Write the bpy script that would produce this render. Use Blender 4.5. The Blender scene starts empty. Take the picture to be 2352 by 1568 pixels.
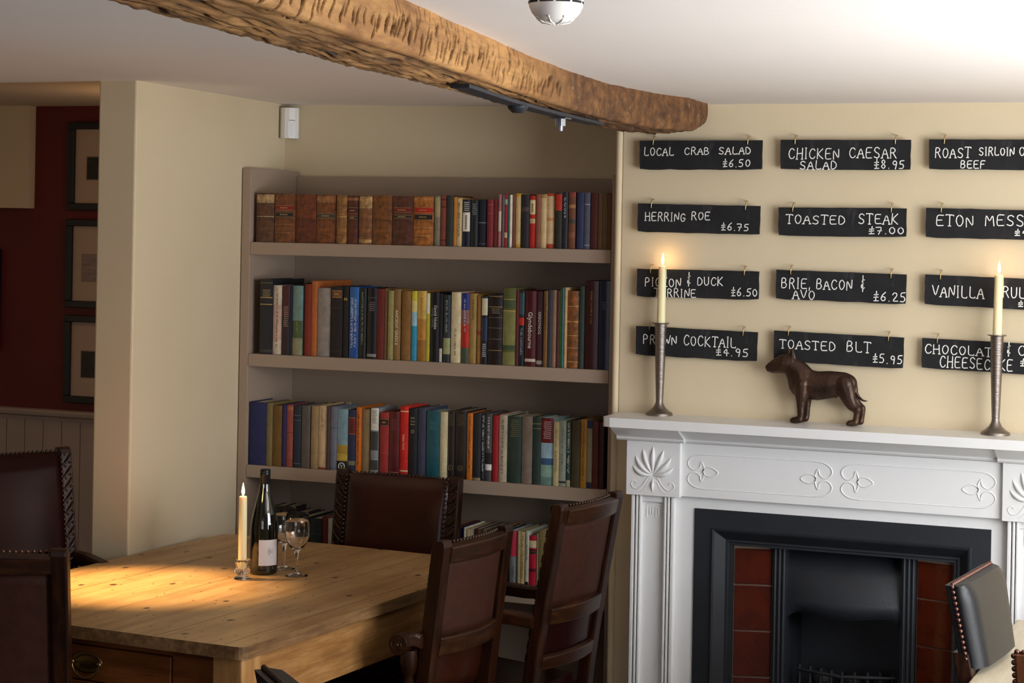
import bpy, bmesh, math, random
import numpy as np
from mathutils import Vector, Matrix, noise
random.seed(7)
SC = bpy.context.scene
COL = SC.collection
PI = math.pi

# ------------------------------------------------------------------ camera
F_PX, YAW, ROLL, HORIZON, EYE = 4500.0, math.radians(22), 0.0185, 525.0, 1.74
cam = bpy.data.cameras.new('camera')
cam.sensor_width = 36.0
cam.lens = F_PX / 2352 * 36.0
cam.clip_start, cam.clip_end = 0.05, 60
cam_ob = bpy.data.objects.new('camera', cam)
COL.objects.link(cam_ob)
cam_ob.matrix_world = Matrix.Translation((0, 0, EYE)) @ Matrix.Rotation(YAW, 4, 'Z') @ Matrix.Rotation(PI / 2, 4, 'X') @ Matrix.Rotation(ROLL, 4, 'Z')
cam.shift_y = -(784 - HORIZON) / 2352.0 * math.cos(ROLL)
cam.shift_x = (784 - HORIZON) / 2352.0 * math.sin(ROLL) * -1
SC.camera = cam_ob

# ------------------------------------------------------------------ world, daylight, exposure
SC.view_settings.view_transform = 'Standard'
SC.view_settings.look = 'None'
SC.view_settings.gamma = 1.0
SC.view_settings.use_curve_mapping = False
SC.view_settings.exposure = 0.0
world = bpy.data.worlds.new('sky'); SC.world = world
world.use_nodes = True
bg = world.node_tree.nodes['Background']
bg.inputs[0].default_value = (0.62, 0.74, 1.0, 1); bg.inputs[1].default_value = 1.0

def area(name, loc, target, sx, sy, power, rgb, spread=180):
    l = bpy.data.lights.new(name, 'AREA'); l.shape = 'RECTANGLE'; l.size = sx; l.size_y = sy
    l.energy = power; l.color = rgb; l.spread = math.radians(spread)
    o = bpy.data.objects.new(name, l); COL.objects.link(o)
    o.location = loc
    o.rotation_euler = (Vector(target) - Vector(loc)).to_track_quat('-Z', 'Y').to_euler()
    return o
def spot(name, loc, target, deg, power, rgb, blend=.5, rad=.03):
    l = bpy.data.lights.new(name, 'SPOT'); l.energy = power; l.color = rgb; l.spot_size = math.radians(deg); l.spot_blend = blend
    l.shadow_soft_size = rad
    o = bpy.data.objects.new(name, l); COL.objects.link(o); o.location = loc
    o.rotation_euler = (Vector(target) - Vector(loc)).to_track_quat('-Z', 'Y').to_euler()
    return o
def point(name, loc, power, rgb, rad=.02):
    l = bpy.data.lights.new(name, 'POINT'); l.energy = power; l.color = rgb; l.shadow_soft_size = rad
    o = bpy.data.objects.new(name, l); COL.objects.link(o); o.location = loc
    return o
# daylight through the window in the right wall and the one behind the camera
area('daylight_side', (1.42, 3.55, 1.42), (-1.1, 5.5, 1.25), 1.9, 1.25, 93, (.95, .975, 1.0))
area('added_ceiling_fill', (1.44, 3.4, .95), (.2, 3.45, 2.4), 1.9, .5, 44, (1, .98, .95), 95)  # added fill low at the side window, aimed up to brighten the ceiling
area('daylight_rear', (-.9, -1.95, 1.45), (-1.3, 5, 1.2), 2.2, 1.3, 13, (.95, .97, 1.0))
# ceiling spotlight over the table and a lamp in the next room
spot('ceiling_spotlight', (-3.72, 4.22, 2.12), (-2.88, 4.47, .77), 25, 520, (1, .64, .28), .95, .025)
point('next_room_lamp', (-3.75, 6.1, 1.95), 3.0, (1, .55, .22), .05)
point('next_room_low_fill', (-5.0, 5.2, 1.3), 2.4, (1, .66, .42), .1)  # unseen second light, added to lift the lower part of the next room

# ------------------------------------------------------------------ picture measurements -> points on real planes
def _ray(x, y):
    dx, dy = x - 1176, y - 784
    c, s = math.cos(ROLL), math.sin(ROLL)
    a, b = 1176 + dx * c + dy * s, 784 + dy * c - dx * s
    X, Z = (a - 1176) / F_PX, -(b - HORIZON) / F_PX
    c, s = math.cos(YAW), math.sin(YAW)
    return Vector((X * c - s, X * s + c, Z))
def on_n(x, y, n):
    r = _ray(x, y); return Vector((0, 0, EYE)) + r * (n / r.y)
def on_u(x, y, u):
    r = _ray(x, y); return Vector((0, 0, EYE)) + r * (u / r.x)
def on_z(x, y, z):
    r = _ray(x, y); return Vector((0, 0, EYE)) + r * ((z - EYE) / r.z)

# ------------------------------------------------------------------ materials
def lin(h):
    h = h.lstrip('#'); r = []
    for i in (0, 2, 4):
        v = int(h[i:i + 2], 16) / 255
        r.append(v / 12.92 if v <= .04045 else ((v + .055) / 1.055) ** 2.4)
    return (*r, 1)
class NT:
    def __init__(s, name):
        s.m = bpy.data.materials.new(name); s.m.use_nodes = True
        s.t = s.m.node_tree; s.b = s.t.nodes['Principled BSDF']; s.tc = None
    def n(s, typ, **k):
        nd = s.t.nodes.new(typ)
        for a, v in k.items(): setattr(nd, a, v)
        return nd
    def l(s, a, b): s.t.links.new(a, b)
    def coord(s, scale=(1, 1, 1), rot=(0, 0, 0), kind='Object'):
        if s.tc is None: s.tc = s.n('ShaderNodeTexCoord')
        mp = s.n('ShaderNodeMapping'); mp.inputs['Scale'].default_value = scale; mp.inputs['Rotation'].default_value = rot
        s.l(s.tc.outputs[kind], mp.inputs[0]); return mp.outputs[0]
    def noise(s, vec, scale, detail=4, rough=.55, dist=0):
        nd = s.n('ShaderNodeTexNoise'); nd.inputs['Scale'].default_value = scale; nd.inputs['Detail'].default_value = detail
        nd.inputs['Roughness'].default_value = rough; nd.inputs['Distortion'].default_value = dist
        s.l(vec, nd.inputs['Vector']); return nd.outputs['Fac']
    def ramp(s, fac, stops):
        nd = s.n('ShaderNodeValToRGB'); e = nd.color_ramp.elements
        e[0].position, e[0].color = stops[0][0], lin(stops[0][1])
        e[1].position, e[1].color = stops[-1][0], lin(stops[-1][1])
        for p, c in stops[1:-1]:
            x = e.new(p); x.color = lin(c)
        s.l(fac, nd.inputs[0]); return nd.outputs[0]
    def bump(s, h, strength, dist=.01):
        nd = s.n('ShaderNodeBump'); nd.inputs['Strength'].default_value = strength; nd.inputs['Distance'].default_value = dist
        s.l(h, nd.inputs['Height']); s.l(nd.outputs[0], s.b.inputs['Normal'])
    def mix(s, a, b, fac, mode='MIX'):
        nd = s.n('ShaderNodeMix', data_type='RGBA', blend_type=mode)
        for sock, v in ((nd.inputs[6], a), (nd.inputs[7], b)):
            if isinstance(v, str): sock.default_value = lin(v)
            else: s.l(v, sock)
        if isinstance(fac, (int, float)): nd.inputs[0].default_value = fac
        else: s.l(fac, nd.inputs[0])
        return nd.outputs[2]
    def set(s, **k):
        names = dict(rough='Roughness', metal='Metallic', spec='Specular IOR Level', coat='Coat Weight', trans='Transmission Weight', ior='IOR', sss='Subsurface Weight', coatr='Coat Roughness')
        for a, v in k.items(): s.b.inputs[names[a]].default_value = v
        return s
    def color(s, c):
        if isinstance(c, str): s.b.inputs['Base Color'].default_value = lin(c)
        else: s.l(c, s.b.inputs['Base Color'])
        return s
_M = {}
def plain(hexc, rough=.6, metal=0, **k):
    key = (hexc, rough, metal, tuple(sorted(k.items())))
    if key not in _M:
        t = NT('paint_' + hexc.lstrip('#')); t.color(hexc).set(rough=rough, metal=metal, **k); _M[key] = t.m
    return _M[key]
def mottled(name, c1, c2, scale, rough, bump=.1, stretch=(1, 1, 1), metal=0, bscale=None, kind='Object', **k):
    t = NT(name); v = t.coord(stretch, kind=kind)
    f = t.noise(v, scale, 6, .6)
    t.color(t.ramp(f, [(.3, c1), (.7, c2)])).set(rough=rough, metal=metal, **k)
    t.bump(t.noise(v, bscale or scale * 4, 5, .6), bump)
    return t.m
WALL = mottled('cream_wall_paint', '#d4c3a2', '#d9c9aa', 2.0, .75, .05, bscale=60)
CEIL = mottled('white_ceiling_paint', '#ece7e4', '#f0ebe8', 1.5, .85, .06, bscale=40)
RED = mottled('oxblood_wall_paint', '#5e1414', '#661818', 3, .6, .04, bscale=50)
TAUPE = mottled('taupe_joinery_paint', '#9b8877', '#a18e7d', 3, .5, .03, bscale=50)
WHITEP = mottled('white_gloss_paint', '#e2e3e3', '#e8e8e8', 3, .35, .03, bscale=45)
PANELP = mottled('pale_panelling_paint', '#a8988c', '#b0a094', 3, .5, .03, bscale=50)
IRON = mottled('blackened_cast_iron', '#1c1f24', '#23272d', 8, .5, .08, bscale=120)
PLASTIC = plain('#eceae6', .35)
BLACKF = plain('#17161a', .4)
def slate_mat():
    t = NT('chalkboard_slate'); v = t.coord((1, 1, 1)); f = t.noise(v, 9, 6, .6)
    c = t.ramp(f, [(.3, '#1c1c1e'), (.7, '#28282a')])
    w = t.noise(t.coord((14, 1, 5), (0, .5, 0)), 1.3, 6, .65, .6)
    c = t.mix(c, '#77777a', t.mix('000000', t.ramp(w, [(.6, '000000'), (.85, 'ffffff')]), .5))
    t.color(c).set(rough=.8, spec=.25); t.bump(t.noise(v, 90, 5), .08); return t.m
SLATE = slate_mat()
CHALK = mottled('chalk_paint', '#e8e8e4', '#f7f7f3', 300, .9, .05)
BRASSH = plain('#c9b078', .35, .9)
DARKGAP = plain('#0d0c0c', .8)

def wood(name, dark, mid, light, scale=1.0, rough=.4, axis='Z', bump=.25, coat=0, spots=False, planks=0):
    t = NT(name)
    st = {'X': (1.2, 14, 14), 'Y': (14, 1.2, 14), 'Z': (14, 14, 1.2)}[axis]
    v = t.coord(tuple(a * scale for a in st))
    v1 = t.coord((scale,) * 3)
    g = t.noise(v, 1.6, 8, .62, .35)
    fine = t.noise(v, 9, 6, .7)
    blot = t.noise(v1, 3.2, 4, .6)
    c = t.ramp(g, [(.28, dark), (.5, mid), (.74, light)])
    c = t.mix(c, t.ramp(blot, [(.3, dark), (.7, light)]), .28)
    c = t.mix(c, t.ramp(fine, [(.25, dark), (.55, 'ffffff')]), .35, 'MULTIPLY')
    if spots:
        for sc_, a, b_ in (((4.3, 3.1, 1), .018, .045), ((11, 8, 1), .02, .045), ((2.1, 1.7, 1), .014, .026)):
            vo = t.n('ShaderNodeTexVoronoi', voronoi_dimensions='2D'); vo.inputs['Scale'].default_value = 1.0
            t.l(t.coord(sc_), vo.inputs['Vector'])
            c = t.mix('3d2412', c, t.ramp(vo.outputs['Distance'], [(a, '000000'), (b_, 'ffffff')]))
        st_ = t.noise(v1, 7.5, 5, .7)
        c = t.mix(c, '#7a5a3a', t.mix('000000', t.ramp(st_, [(.58, '000000'), (.72, 'ffffff')]), .45))
    t.color(c).set(rough=rough, coat=coat, spec=.35)
    t.bump(fine, bump, .004)
    return t.m
OAKD = wood('dark_oak_z', '#0f0603', '#200d05', '#42200b', 3, .3, 'Z', .2, 0)
OAKDX = wood('dark_oak_x', '#100703', '#241006', '#4a270e', 3, .3, 'X', .2, 0)
OAKDY = wood('dark_oak_y', '#100703', '#261006', '#4c280e', 3, .3, 'Y', .2, 0)
PINET = wood('scrubbed_pine_top', '#86623c', '#b28d5c', '#cba878', 1.0, .42, 'Y', .15, spots=True)
PINEE = wood('shaded_worn_pine_edge', '#4a2f1a', '#7d5a36', '#b08a5c', 2.2, .55, 'Y', .4)  # worn edge, its brown darkened to paint in the near side's shade
PINEZ = wood('scrubbed_pine_z', '#7d5228', '#b0804a', '#cfa56c', 1.6, .5, 'Z', .2)
PINEY = wood('scrubbed_pine_y', '#6a401d', '#a0703c', '#c69a60', 1.7, .5, 'Y', .2)
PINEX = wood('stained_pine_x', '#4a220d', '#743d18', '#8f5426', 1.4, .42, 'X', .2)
PALET = wood('pale_table_top', '#b7aa8c', '#cfc5ad', '#ddd5c2', 1.0, .38, 'Y', .1)
LEATH = mottled('oxblood_leather', '#260d07', '#3a180c', 5, .28, .04, bscale=160, spec=.38)
LEATHD = mottled('dark_brown_leather', '#1a0806', '#250d0a', 5, .3, .03, bscale=160, spec=.14)
LEATHG = mottled('black_leather', '#15171b', '#1d1f24', 6, .4, .06, bscale=170, spec=.4)
LEATHT = mottled('tan_leather_back', '#4d2a15', '#6a3d20', 8, .4, .12, bscale=120)
PANELL = mottled('worn_brown_leathercloth', '#321810', '#3d2014', 40, .6, .2, bscale=260, spec=.2)
STUD = plain('#705048', .28, .9)
STUDD = plain('#4a3b33', .32, .9)
WAX = NT('cream_candle_wax').color('#efe3b4').set(rough=.45, sss=.25).m
PEWTER = mottled('worn_pewter', '#7c746c', '#98908a', 30, .36, .25, (1, 1, 40), 1, 8)
BRONZE = mottled('dark_bronze', '#2e1f18', '#503a2c', 14, .36, .2, metal=.6, bscale=70)
STEEL = plain('#9aa0a8', .35, 1)
STRAP = mottled('black_iron_strap', '#2a2c33', '#3a3d46', 20, .55, .15, metal=.4)
TILE = mottled('oxblood_glazed_tile', '#350e07', '#501809', 11, .14, .06, bscale=30, coat=.5)
GROUT = plain('#7a6a58', .9)
FLOORM = wood('floor_boards', '#2a1a10', '#402816', '#55381f', 1.0, .45, 'Y', .2)
GLASS = NT('clear_glass').color('#ffffff').set(rough=.0, trans=1, ior=1.47).m
BGLASS = NT('dark_bottle_glass').color('#0d0f08').set(rough=.04, coat=.6, spec=.6).m
PAPER = mottled('cream_page_edges', '#c9bb98', '#e0d4b6', 6, .85, .3, (3, 1, 1), bscale=90)
PAPERW = mottled('white_page_edges', '#d9d4c8', '#ebe7dd', 6, .85, .3, (3, 1, 1), bscale=90)
def emit(name, c, s):
    t = NT(name); t.b.inputs['Base Color'].default_value = lin(c)
    t.b.inputs['Emission Color'].default_value = lin(c); t.b.inputs['Emission Strength'].default_value = s; return t.m
FLAME = emit('candle_flame', '#ffd9a0', 14)

def beam_mat():
    t = NT('old_oak_beam')
    v = t.coord((9, .9, 9)); v1 = t.coord((1, 1, 1))
    g = t.noise(v, 2.2, 8, .65, .5); f = t.noise(v, 11, 6, .7); bl = t.noise(v1, 3.0, 5, .6)
    c = t.ramp(g, [(.25, '#6b4320'), (.48, '#a5743c'), (.75, '#c79a5c')])
    c = t.mix(c, t.ramp(bl, [(.35, '#6b4526'), (.65, '#d2a468')]), .45)
    c = t.mix(c, t.ramp(f, [(.3, '#6a4a30'), (.6, 'ffffff')]), .5, 'MULTIPLY')
    # darker stained wall end with flecks of old plaster
    sp = t.n('ShaderNodeSeparateXYZ'); t.l(t.tc.outputs['Object'], sp.inputs[0])
    mr = t.n('ShaderNodeMapRange'); mr.inputs[1].default_value = 4.1; mr.inputs[2].default_value = 4.5
    t.l(sp.outputs['Y'], mr.inputs[0])
    dk = t.ramp(t.noise(v1, 26, 7, .7), [(.3, '#2e1a0d'), (.55, '#6a4524'), (.72, '#8d6538')])
    fl = t.ramp(t.noise(v1, 55, 3, .6), [(.66, '000000'), (.74, 'ffffff')])
    dk = t.mix(dk, '#b9a48c', t.mix('000000', fl, .5))
    c = t.mix(c, dk, mr.outputs[0])
    ga = t.n('ShaderNodeAttribute', attribute_name='beam_shade')
    c = t.mix(c, '#1d0f06', t.mix('000000', ga.outputs['Fac'], .92))  # shade painted as dark brown into the cuts, cracks and underside
    t.color(c).set(rough=.7); t.bump(f, .5, .006); return t.m
BEAM = beam_mat()

# ------------------------------------------------------------------ mesh builder
class MB:
    def __init__(s): s.v = []; s.f = []; s.mi = []; s.sm = []
    def add(s, vs, fs, mi=0, smooth=False):
        o = len(s.v); s.v += [tuple(p) for p in vs]
        for f in fs: s.f.append([i + o for i in f]); s.mi.append(mi); s.sm.append(smooth)
        return s
    def box(s, x0, x1, y0, y1, z0, z1, mi=0):
        vs = [(x0, y0, z0), (x1, y0, z0), (x1, y1, z0), (x0, y1, z0), (x0, y0, z1), (x1, y0, z1), (x1, y1, z1), (x0, y1, z1)]
        return s.add(vs, [(0, 3, 2, 1), (4, 5, 6, 7), (0, 1, 5, 4), (1, 2, 6, 5), (2, 3, 7, 6), (3, 0, 4, 7)], mi)
    def loft(s, rings, mi=0, smooth=True, caps=True, closed=True):
        n = len(rings[0]); vs = [p for r in rings for p in r]; fs = []
        for i in range(len(rings) - 1):
            for j in range(n if closed else n - 1):
                k = (j + 1) % n
                fs.append((i * n + j, i * n + k, (i + 1) * n + k, (i + 1) * n + j))
        s.add(vs, fs, mi, smooth)
        if caps and closed:
            s.add(rings[0], [tuple(range(n))[::-1]], mi, False); s.add(rings[-1], [tuple(range(n))], mi, False)
        return s
    def lathe(s, prof, c=(0, 0, 0), seg=24, mi=0, caps=True, smooth=True):
        rings = [[(c[0] + r * math.cos(2 * PI * j / seg), c[1] + r * math.sin(2 * PI * j / seg), c[2] + z) for j in range(seg)] for r, z in prof]
        return s.loft(rings, mi, smooth, caps)
    def tube(s, pts, rad, seg=8, mi=0, flat=(1, 1), caps=True, up=(0, 0, 1)):
        pts = [Vector(p) for p in pts]; n = len(pts); rings = []
        up = Vector(up)
        for i, p in enumerate(pts):
            t = (pts[min(i + 1, n - 1)] - pts[max(i - 1, 0)]).normalized()
            a = t.cross(up)
            if a.length < 1e-4: a = t.cross(Vector((1, 0, 0)))
            a.normalize(); b = a.cross(t).normalized()
            r = rad[i] if isinstance(rad, (list, tuple)) else rad
            rings.append([p + a * (r * flat[0] * math.cos(2 * PI * j / seg)) + b * (r * flat[1] * math.sin(2 * PI * j / seg)) for j in range(seg)])
        return s.loft(rings, mi, True, caps)
    def ball(s, c, r, seg=8, rings=6, mi=0, sc=(1, 1, 1)):
        R = []
        for i in range(rings + 1):
            a = PI * i / rings; rr = max(math.sin(a), .02) * r
            R.append([(c[0] + sc[0] * rr * math.cos(2 * PI * j / seg), c[1] + sc[1] * rr * math.sin(2 * PI * j / seg), c[2] - sc[2] * r * math.cos(a)) for j in range(seg)])
        return s.loft(R, mi, True, True)
    def prism(s, poly, z0, z1, mi=0, axis='z', smooth=False):
        P = {'z': lambda a, b, c: (a, b, c), 'y': lambda a, b, c: (a, c, b), 'x': lambda a, b, c: (c, a, b)}[axis]
        return s.loft([[P(a, b, z0) for a, b in poly], [P(a, b, z1) for a, b in poly]], mi, smooth)
    def build(s, name, mats, parent=None, bevel=0, segs=2, loc=None, rotz=0, sub=0, fixn=True):
        me = bpy.data.meshes.new(name); me.from_pydata(s.v, [], s.f)
        if not isinstance(mats, (list, tuple)): mats = [mats]
        for m in mats: me.materials.append(m)
        for p, i, q in zip(me.polygons, s.mi, s.sm): p.material_index = i; p.use_smooth = q
        if fixn:
            bm = bmesh.new(); bm.from_mesh(me); bmesh.ops.recalc_face_normals(bm, faces=bm.faces); bm.to_mesh(me); bm.free()
        o = bpy.data.objects.new(name, me); COL.objects.link(o)
        if parent is not None: o.parent = parent
        if loc is not None: o.location = loc
        if rotz: o.rotation_euler.z = rotz
        if bevel:
            md = o.modifiers.new('bevel', 'BEVEL'); md.width = bevel; md.segments = segs; md.limit_method = 'ANGLE'; md.angle_limit = math.radians(40)
        if sub:
            md = o.modifiers.new('subsurf', 'SUBSURF'); md.levels = sub; md.render_levels = sub
        return o
def tag(o, label, cat, group=None, kind=None):
    o['label'] = label; o['category'] = cat
    if group: o['group'] = group
    if kind: o['kind'] = kind
    return o
def thing(name, label, cat, loc=(0, 0, 0), rotz=0, group=None, kind=None):
    o = bpy.data.objects.new(name, None); COL.objects.link(o); o.empty_display_size = .05
    o.location = loc; o.rotation_euler = (0, 0, rotz)
    return tag(o, label, cat, group, kind)
def structure(o): o['kind'] = 'structure'; return o
def smoothstep(a, b, x):
    t = min(1, max(0, (x - a) / (b - a))); return t * t * (3 - 2 * t)

# ------------------------------------------------------------------ the room
N_CASE, N_BACK, N_BREAST = 5.617, 5.972, 5.58
U_BREAST = -1.916
U_R, N_REAR, N_RED, U_FAR = 1.35, -1.85, 6.74, -6.4
structure(MB().box(U_FAR, U_R, N_REAR, N_RED, -.1, 0).build('floor', FLOORM))
def ceil_z(u, n): return 2.152 - .027 * smoothstep(-2.6, -1.75, u) * smoothstep(2.5, 5.2, n) - .008 * smoothstep(-3.2, -2.6, u)
m = MB(); NU, NN = 40, 40
us = [U_FAR + (U_R - U_FAR) * i / NU for i in range(NU + 1)]
ns = [N_REAR + (6.0 - N_REAR) * i / NN for i in range(NN + 1)]
def ceil_patch(us, ns):
    vs = [(u, n, ceil_z(u, n)) for n in ns for u in us]; w = len(us)
    m.add(vs, [(j * w + i, j * w + i + 1, (j + 1) * w + i + 1, (j + 1) * w + i) for j in range(len(ns) - 1) for i in range(w - 1)], 0, True)
u1 = [-3.3 + (U_R + 3.3) * i / 30 for i in range(31)]
n1 = [N_REAR + (4.9 - N_REAR) * i / 30 for i in range(31)]
n2 = [4.9 + 1.1 * i / 12 for i in range(13)]
ceil_patch([U_FAR + (-3.3 - U_FAR) * i / 12 for i in range(13)], n1)
ceil_patch(u1, n1); ceil_patch(u1, n2)
m.box(U_FAR, U_R, N_REAR, 6.0, 2.3, 2.35)
m.add([(U_FAR, 4.9, 2.152), (-3.3, 4.9, 2.152), (-3.3, 4.9, 2.24), (U_FAR, 4.9, 2.24)], [(0, 1, 2, 3)])
structure(m.build('ceiling', CEIL, fixn=False))
structure(MB().box(U_FAR, -3.2, 4.9, N_RED, 2.207, 2.26).build('ceiling_next_room', WALL))
# partition on the left of the alcove (its end faces the opening)
m = MB()
pl = [(-3.168, 4.884), (-3.235, 5.617), (-3.273, 5.98), (-3.40, 5.98), (-3.298, 4.884)]
m.prism(pl, 0, 2.25)
structure(m.build('wall_left', WALL, bevel=.006))
structure(MB().box(-3.42, -1.7, N_BACK, N_BACK + .1, 0, 2.25).build('wall_back', WALL))
# chimney breast with the fireplace opening
m = MB()
ou0, ou1, oz = -1.60, -.83, .89
m.prism([(ou0, N_BREAST + .5), (ou0, N_BREAST), (U_BREAST + .012, N_BREAST), (U_BREAST + .003, N_BREAST + .005), (U_BREAST, N_BREAST + .015), (U_BREAST, N_BREAST + .5)], 0, 2.2)
m.box(ou1, U_R, N_BREAST, N_BREAST + .5, 0, 2.2)
m.box(ou0, ou1, N_BREAST, N_BREAST + .5, oz, 2.2)
m.box(ou0, ou1, N_BREAST + .38, N_BREAST + .5, 0, oz)
structure(m.build('wall_chimney', WALL))
# vertical bead where the chimney breast meets the bookcase
m = MB(); m.lathe([(.011, 0), (.011, 2.13)], (U_BREAST - .002, N_BREAST + .006, 0), 12)
structure(m.build('trim_1', WALL))
def wall_with_window(name, axis, pos, a0, a1, w0, w1, z0, z1, th, H=2.3):
    m = MB()
    def bx(p, q, c, d):
        if axis == 'u': m.box(min(pos, pos + th), max(pos, pos + th), p, q, c, d)
        else: m.box(p, q, min(pos, pos + th), max(pos, pos + th), c, d)
    bx(a0, w0, 0, H); bx(w1, a1, 0, H); bx(w0, w1, 0, z0); bx(w0, w1, z1, H)
    return structure(m.build(name, WALL))
wall_with_window('wall_right', 'u', U_R, N_REAR, 6.1, 2.5, 4.6, .75, 2.05, .12)
wall_with_window('wall_rear', 'n', N_REAR, U_FAR, U_R, -2.1, .3, .75, 2.08, -.12)
def window(name, axis, pos, w0, w1, z0, z1):
    m = MB(); t = .03
    def bx(p, q, c, d):
        if axis == 'u': m.box(pos, pos + .05, p, q, c, d)
        else: m.box(p, q, pos - .05, pos, c, d)
    bx(w0, w0 + t, z0, z1); bx(w1 - t, w1, z0, z1); bx(w0, w1, z0, z0 + t); bx(w0, w1, z1 - t, z1)
    k = (w0 + w1) / 2; bx(k - .012, k + .012, z0, z1); k = (z0 + z1) / 2; bx(w0, w1, k - .012, k + .012)
    structure(m.build(name, WHITEP))
window('window_1', 'u', U_R, 2.5, 4.6, .75, 2.05)
window('window_2', 'n', N_REAR, -2.1, .3, .75, 2.08)
# next room: oxblood wall, panelled dado, rail, boxing
structure(MB().box(U_FAR, -3.2, N_RED, N_RED + .1, 0, 2.25).build('wall_far', RED))
structure(MB().box(U_FAR - .1, U_FAR, N_REAR, N_RED, 0, 2.3).build('wall_west', WALL))
m = MB(); x = U_FAR
while x < -3.45:
    m.box(x + .0015, x + .0885, N_RED - .018, N_RED, 0, .925); m.box(x - .0015, x + .0015, N_RED - .012, N_RED, 0, .925); x += .09
structure(m.build('wall_dado', PANELP, bevel=.002))
m = MB(); m.prism([(N_RED, .92), (N_RED - .02, .92), (N_RED - .024, .935), (N_RED - .042, .943), (N_RED - .045, .956), (N_RED - .036, .964), (N_RED, .966)], U_FAR, -3.45, axis='x')
structure(m.build('trim_2', PANELP))
pb = on_n(62, 478, N_RED - .05)
structure(MB().box(U_FAR, pb.x, N_RED - .05, N_RED, pb.z, 2.21).build('trim_3', WALL))

# ------------------------------------------------------------------ ceiling beam
def build_beam():
    tb = thing('ceiling_beam', 'rough hewn old oak beam running across the white ceiling', 'beam', (0, 0, 0), kind='thing')
    right = [(.4, -1.03), (1.4, -1.19), (2.24, -1.329), (2.56, -1.378), (3.19, -1.485), (3.8, -1.575), (4.39, -1.647), (4.8, -1.672), (5.1, -1.655), (5.3, -1.612), (5.57, -1.63)]
    left = [(.4, -1.15), (1.4, -1.32), (2.2, -1.455), (2.82, -1.546), (3.17, -1.607), (3.45, -1.628), (4.0, -1.695), (4.48, -1.752), (5.09, -1.787), (5.38, -1.80), (5.57, -1.80)]
    zb = [(.4, 2.043), (3.4, 2.043), (4.0, 2.036), (4.4, 2.032), (4.9, 2.022), (5.24, 2.02), (5.38, 2.028), (5.5, 2.055), (5.565, 2.09), (5.57, 2.10)]
    ip = lambda t, x: float(np.interp(x, [p[0] for p in t], [p[1] for p in t]))
    NS = [.4 + .02 * i for i in range(75)] + [1.9 + .0024 * i for i in range(1530)]
    NS = [n for n in NS if n <= 5.57]
    slits = []
    rnd = random.Random(3)
    n = 2.0
    while n < 4.35:   # adze cuts: slanting strokes low on the face, upright ones above
        slits.append((n, rnd.uniform(.018, .05), rnd.uniform(.035, .075), rnd.uniform(.55, 1.1), rnd.uniform(.0028, .0052)))
        if 2.9 < n: slits.append((n + rnd.uniform(-.02, .02), rnd.uniform(.03, .07), rnd.uniform(.02, .05), rnd.uniform(.6, 1.3), rnd.uniform(.0028, .0055)))
        if 3.05 < n < 4.3 and rnd.random() < .8: slits.append((n, rnd.uniform(.06, .10), rnd.uniform(.02, .045), rnd.uniform(-.35, -.05), rnd.uniform(.003, .0055)))
        n += rnd.uniform(.02, .05)
    def slit_depth(nn, h):
        d = 0
        for (cn, ch, ln, slope, w) in slits:
            if abs(nn - cn) > .1: continue
            # a stroke along direction (slope, 1) in (n, h)
            dn, dh = nn - cn, h - ch; L = math.hypot(slope, 1); a = (dn * slope + dh) / L; b = (dn - dh * slope) / L
            if abs(a) < ln / 2: d = max(d, min(1, 1.8 * max(0, 1 - abs(b) / w)) * .022 * (1 - (2 * a / ln) ** 2))
        return d
    rows = []; beam_shade = []
    NF, NBT, NL = 52, 30, 8
    for n in NS:
        r, l, z = ip(right, n), ip(left, n), ip(zb, n)
        zt = 2.17
        row = []
        wob = .006 * noise.noise((n * 2.3, 0, 1)); wob2 = .005 * noise.noise((n * 4.1, 5, 1))
        hmax = zt - z
        fine = n >= 1.9
        for i in range(NF + 1):        # right face, top to bottom
            h = hmax * (1 - i / NF)
            x = r + wob - .012 * (h / hmax) ** 2 + .004 * noise.noise((n * 6, h * 22, 0)) + .0016 * noise.noise((n * 22, h * 60, 3))
            zz = z + h
            rr = .012
            if h < rr: x -= rr - math.sqrt(max(0, rr * rr - (rr - h) ** 2))
            g = 0
            if fine:
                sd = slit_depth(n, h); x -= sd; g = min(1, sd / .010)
            if n > 4.3: x += .005 * noise.noise((n * 30, h * 40, 8)) * smoothstep(4.3, 4.6, n)
            if n > 5.5: x -= .012 * smoothstep(5.5, 5.57, n)
            row.append((x, n, zz)); beam_shade.append(g)
        for i in range(1, NBT):        # underside, right to left: torn fibres along the grain
            t = i / NBT; x = r - .022 * (1 - t) + (l - r) * t + wob * (1 - t) + wob2 * t
            e = min(t, 1 - t)
            f = noise.noise((t * 14, n * 5.5, 2)) + .6 * noise.noise((t * 40, n * 13, 4))
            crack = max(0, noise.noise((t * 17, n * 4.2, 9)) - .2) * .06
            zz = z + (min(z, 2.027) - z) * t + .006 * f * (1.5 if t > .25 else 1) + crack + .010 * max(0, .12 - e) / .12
            row.append((x, n, zz)); beam_shade.append(min(1, .22 + .5 * max(0, noise.noise((t * 9, n * 3, 6))) + crack / .007))
        for i in range(NL + 1):
            h = hmax * i / NL
            beam_shade.append(0); z2 = min(z, 2.027); row.append((l + wob2 + .004 * noise.noise((n * 11, h * 10, 7)) + .002 * noise.noise((n * 40, h * 10, 7)), n, z2 + (zt - z2) * i / NL + .003 * noise.noise((n * 30, 3, h)) * (1 - i / NL)))
        rows.append(row)
    mm = MB(); mm.loft(rows, 0, True, True)
    ob = mm.build('timber', BEAM, tb)
    at = ob.data.attributes.new('beam_shade', 'FLOAT', 'POINT')
    beam_shade += [0] * (len(ob.data.vertices) - len(beam_shade)); at.data.foreach_set('value', beam_shade)
    # iron strap under the beam, with bolts
    mm = MB()
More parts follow.
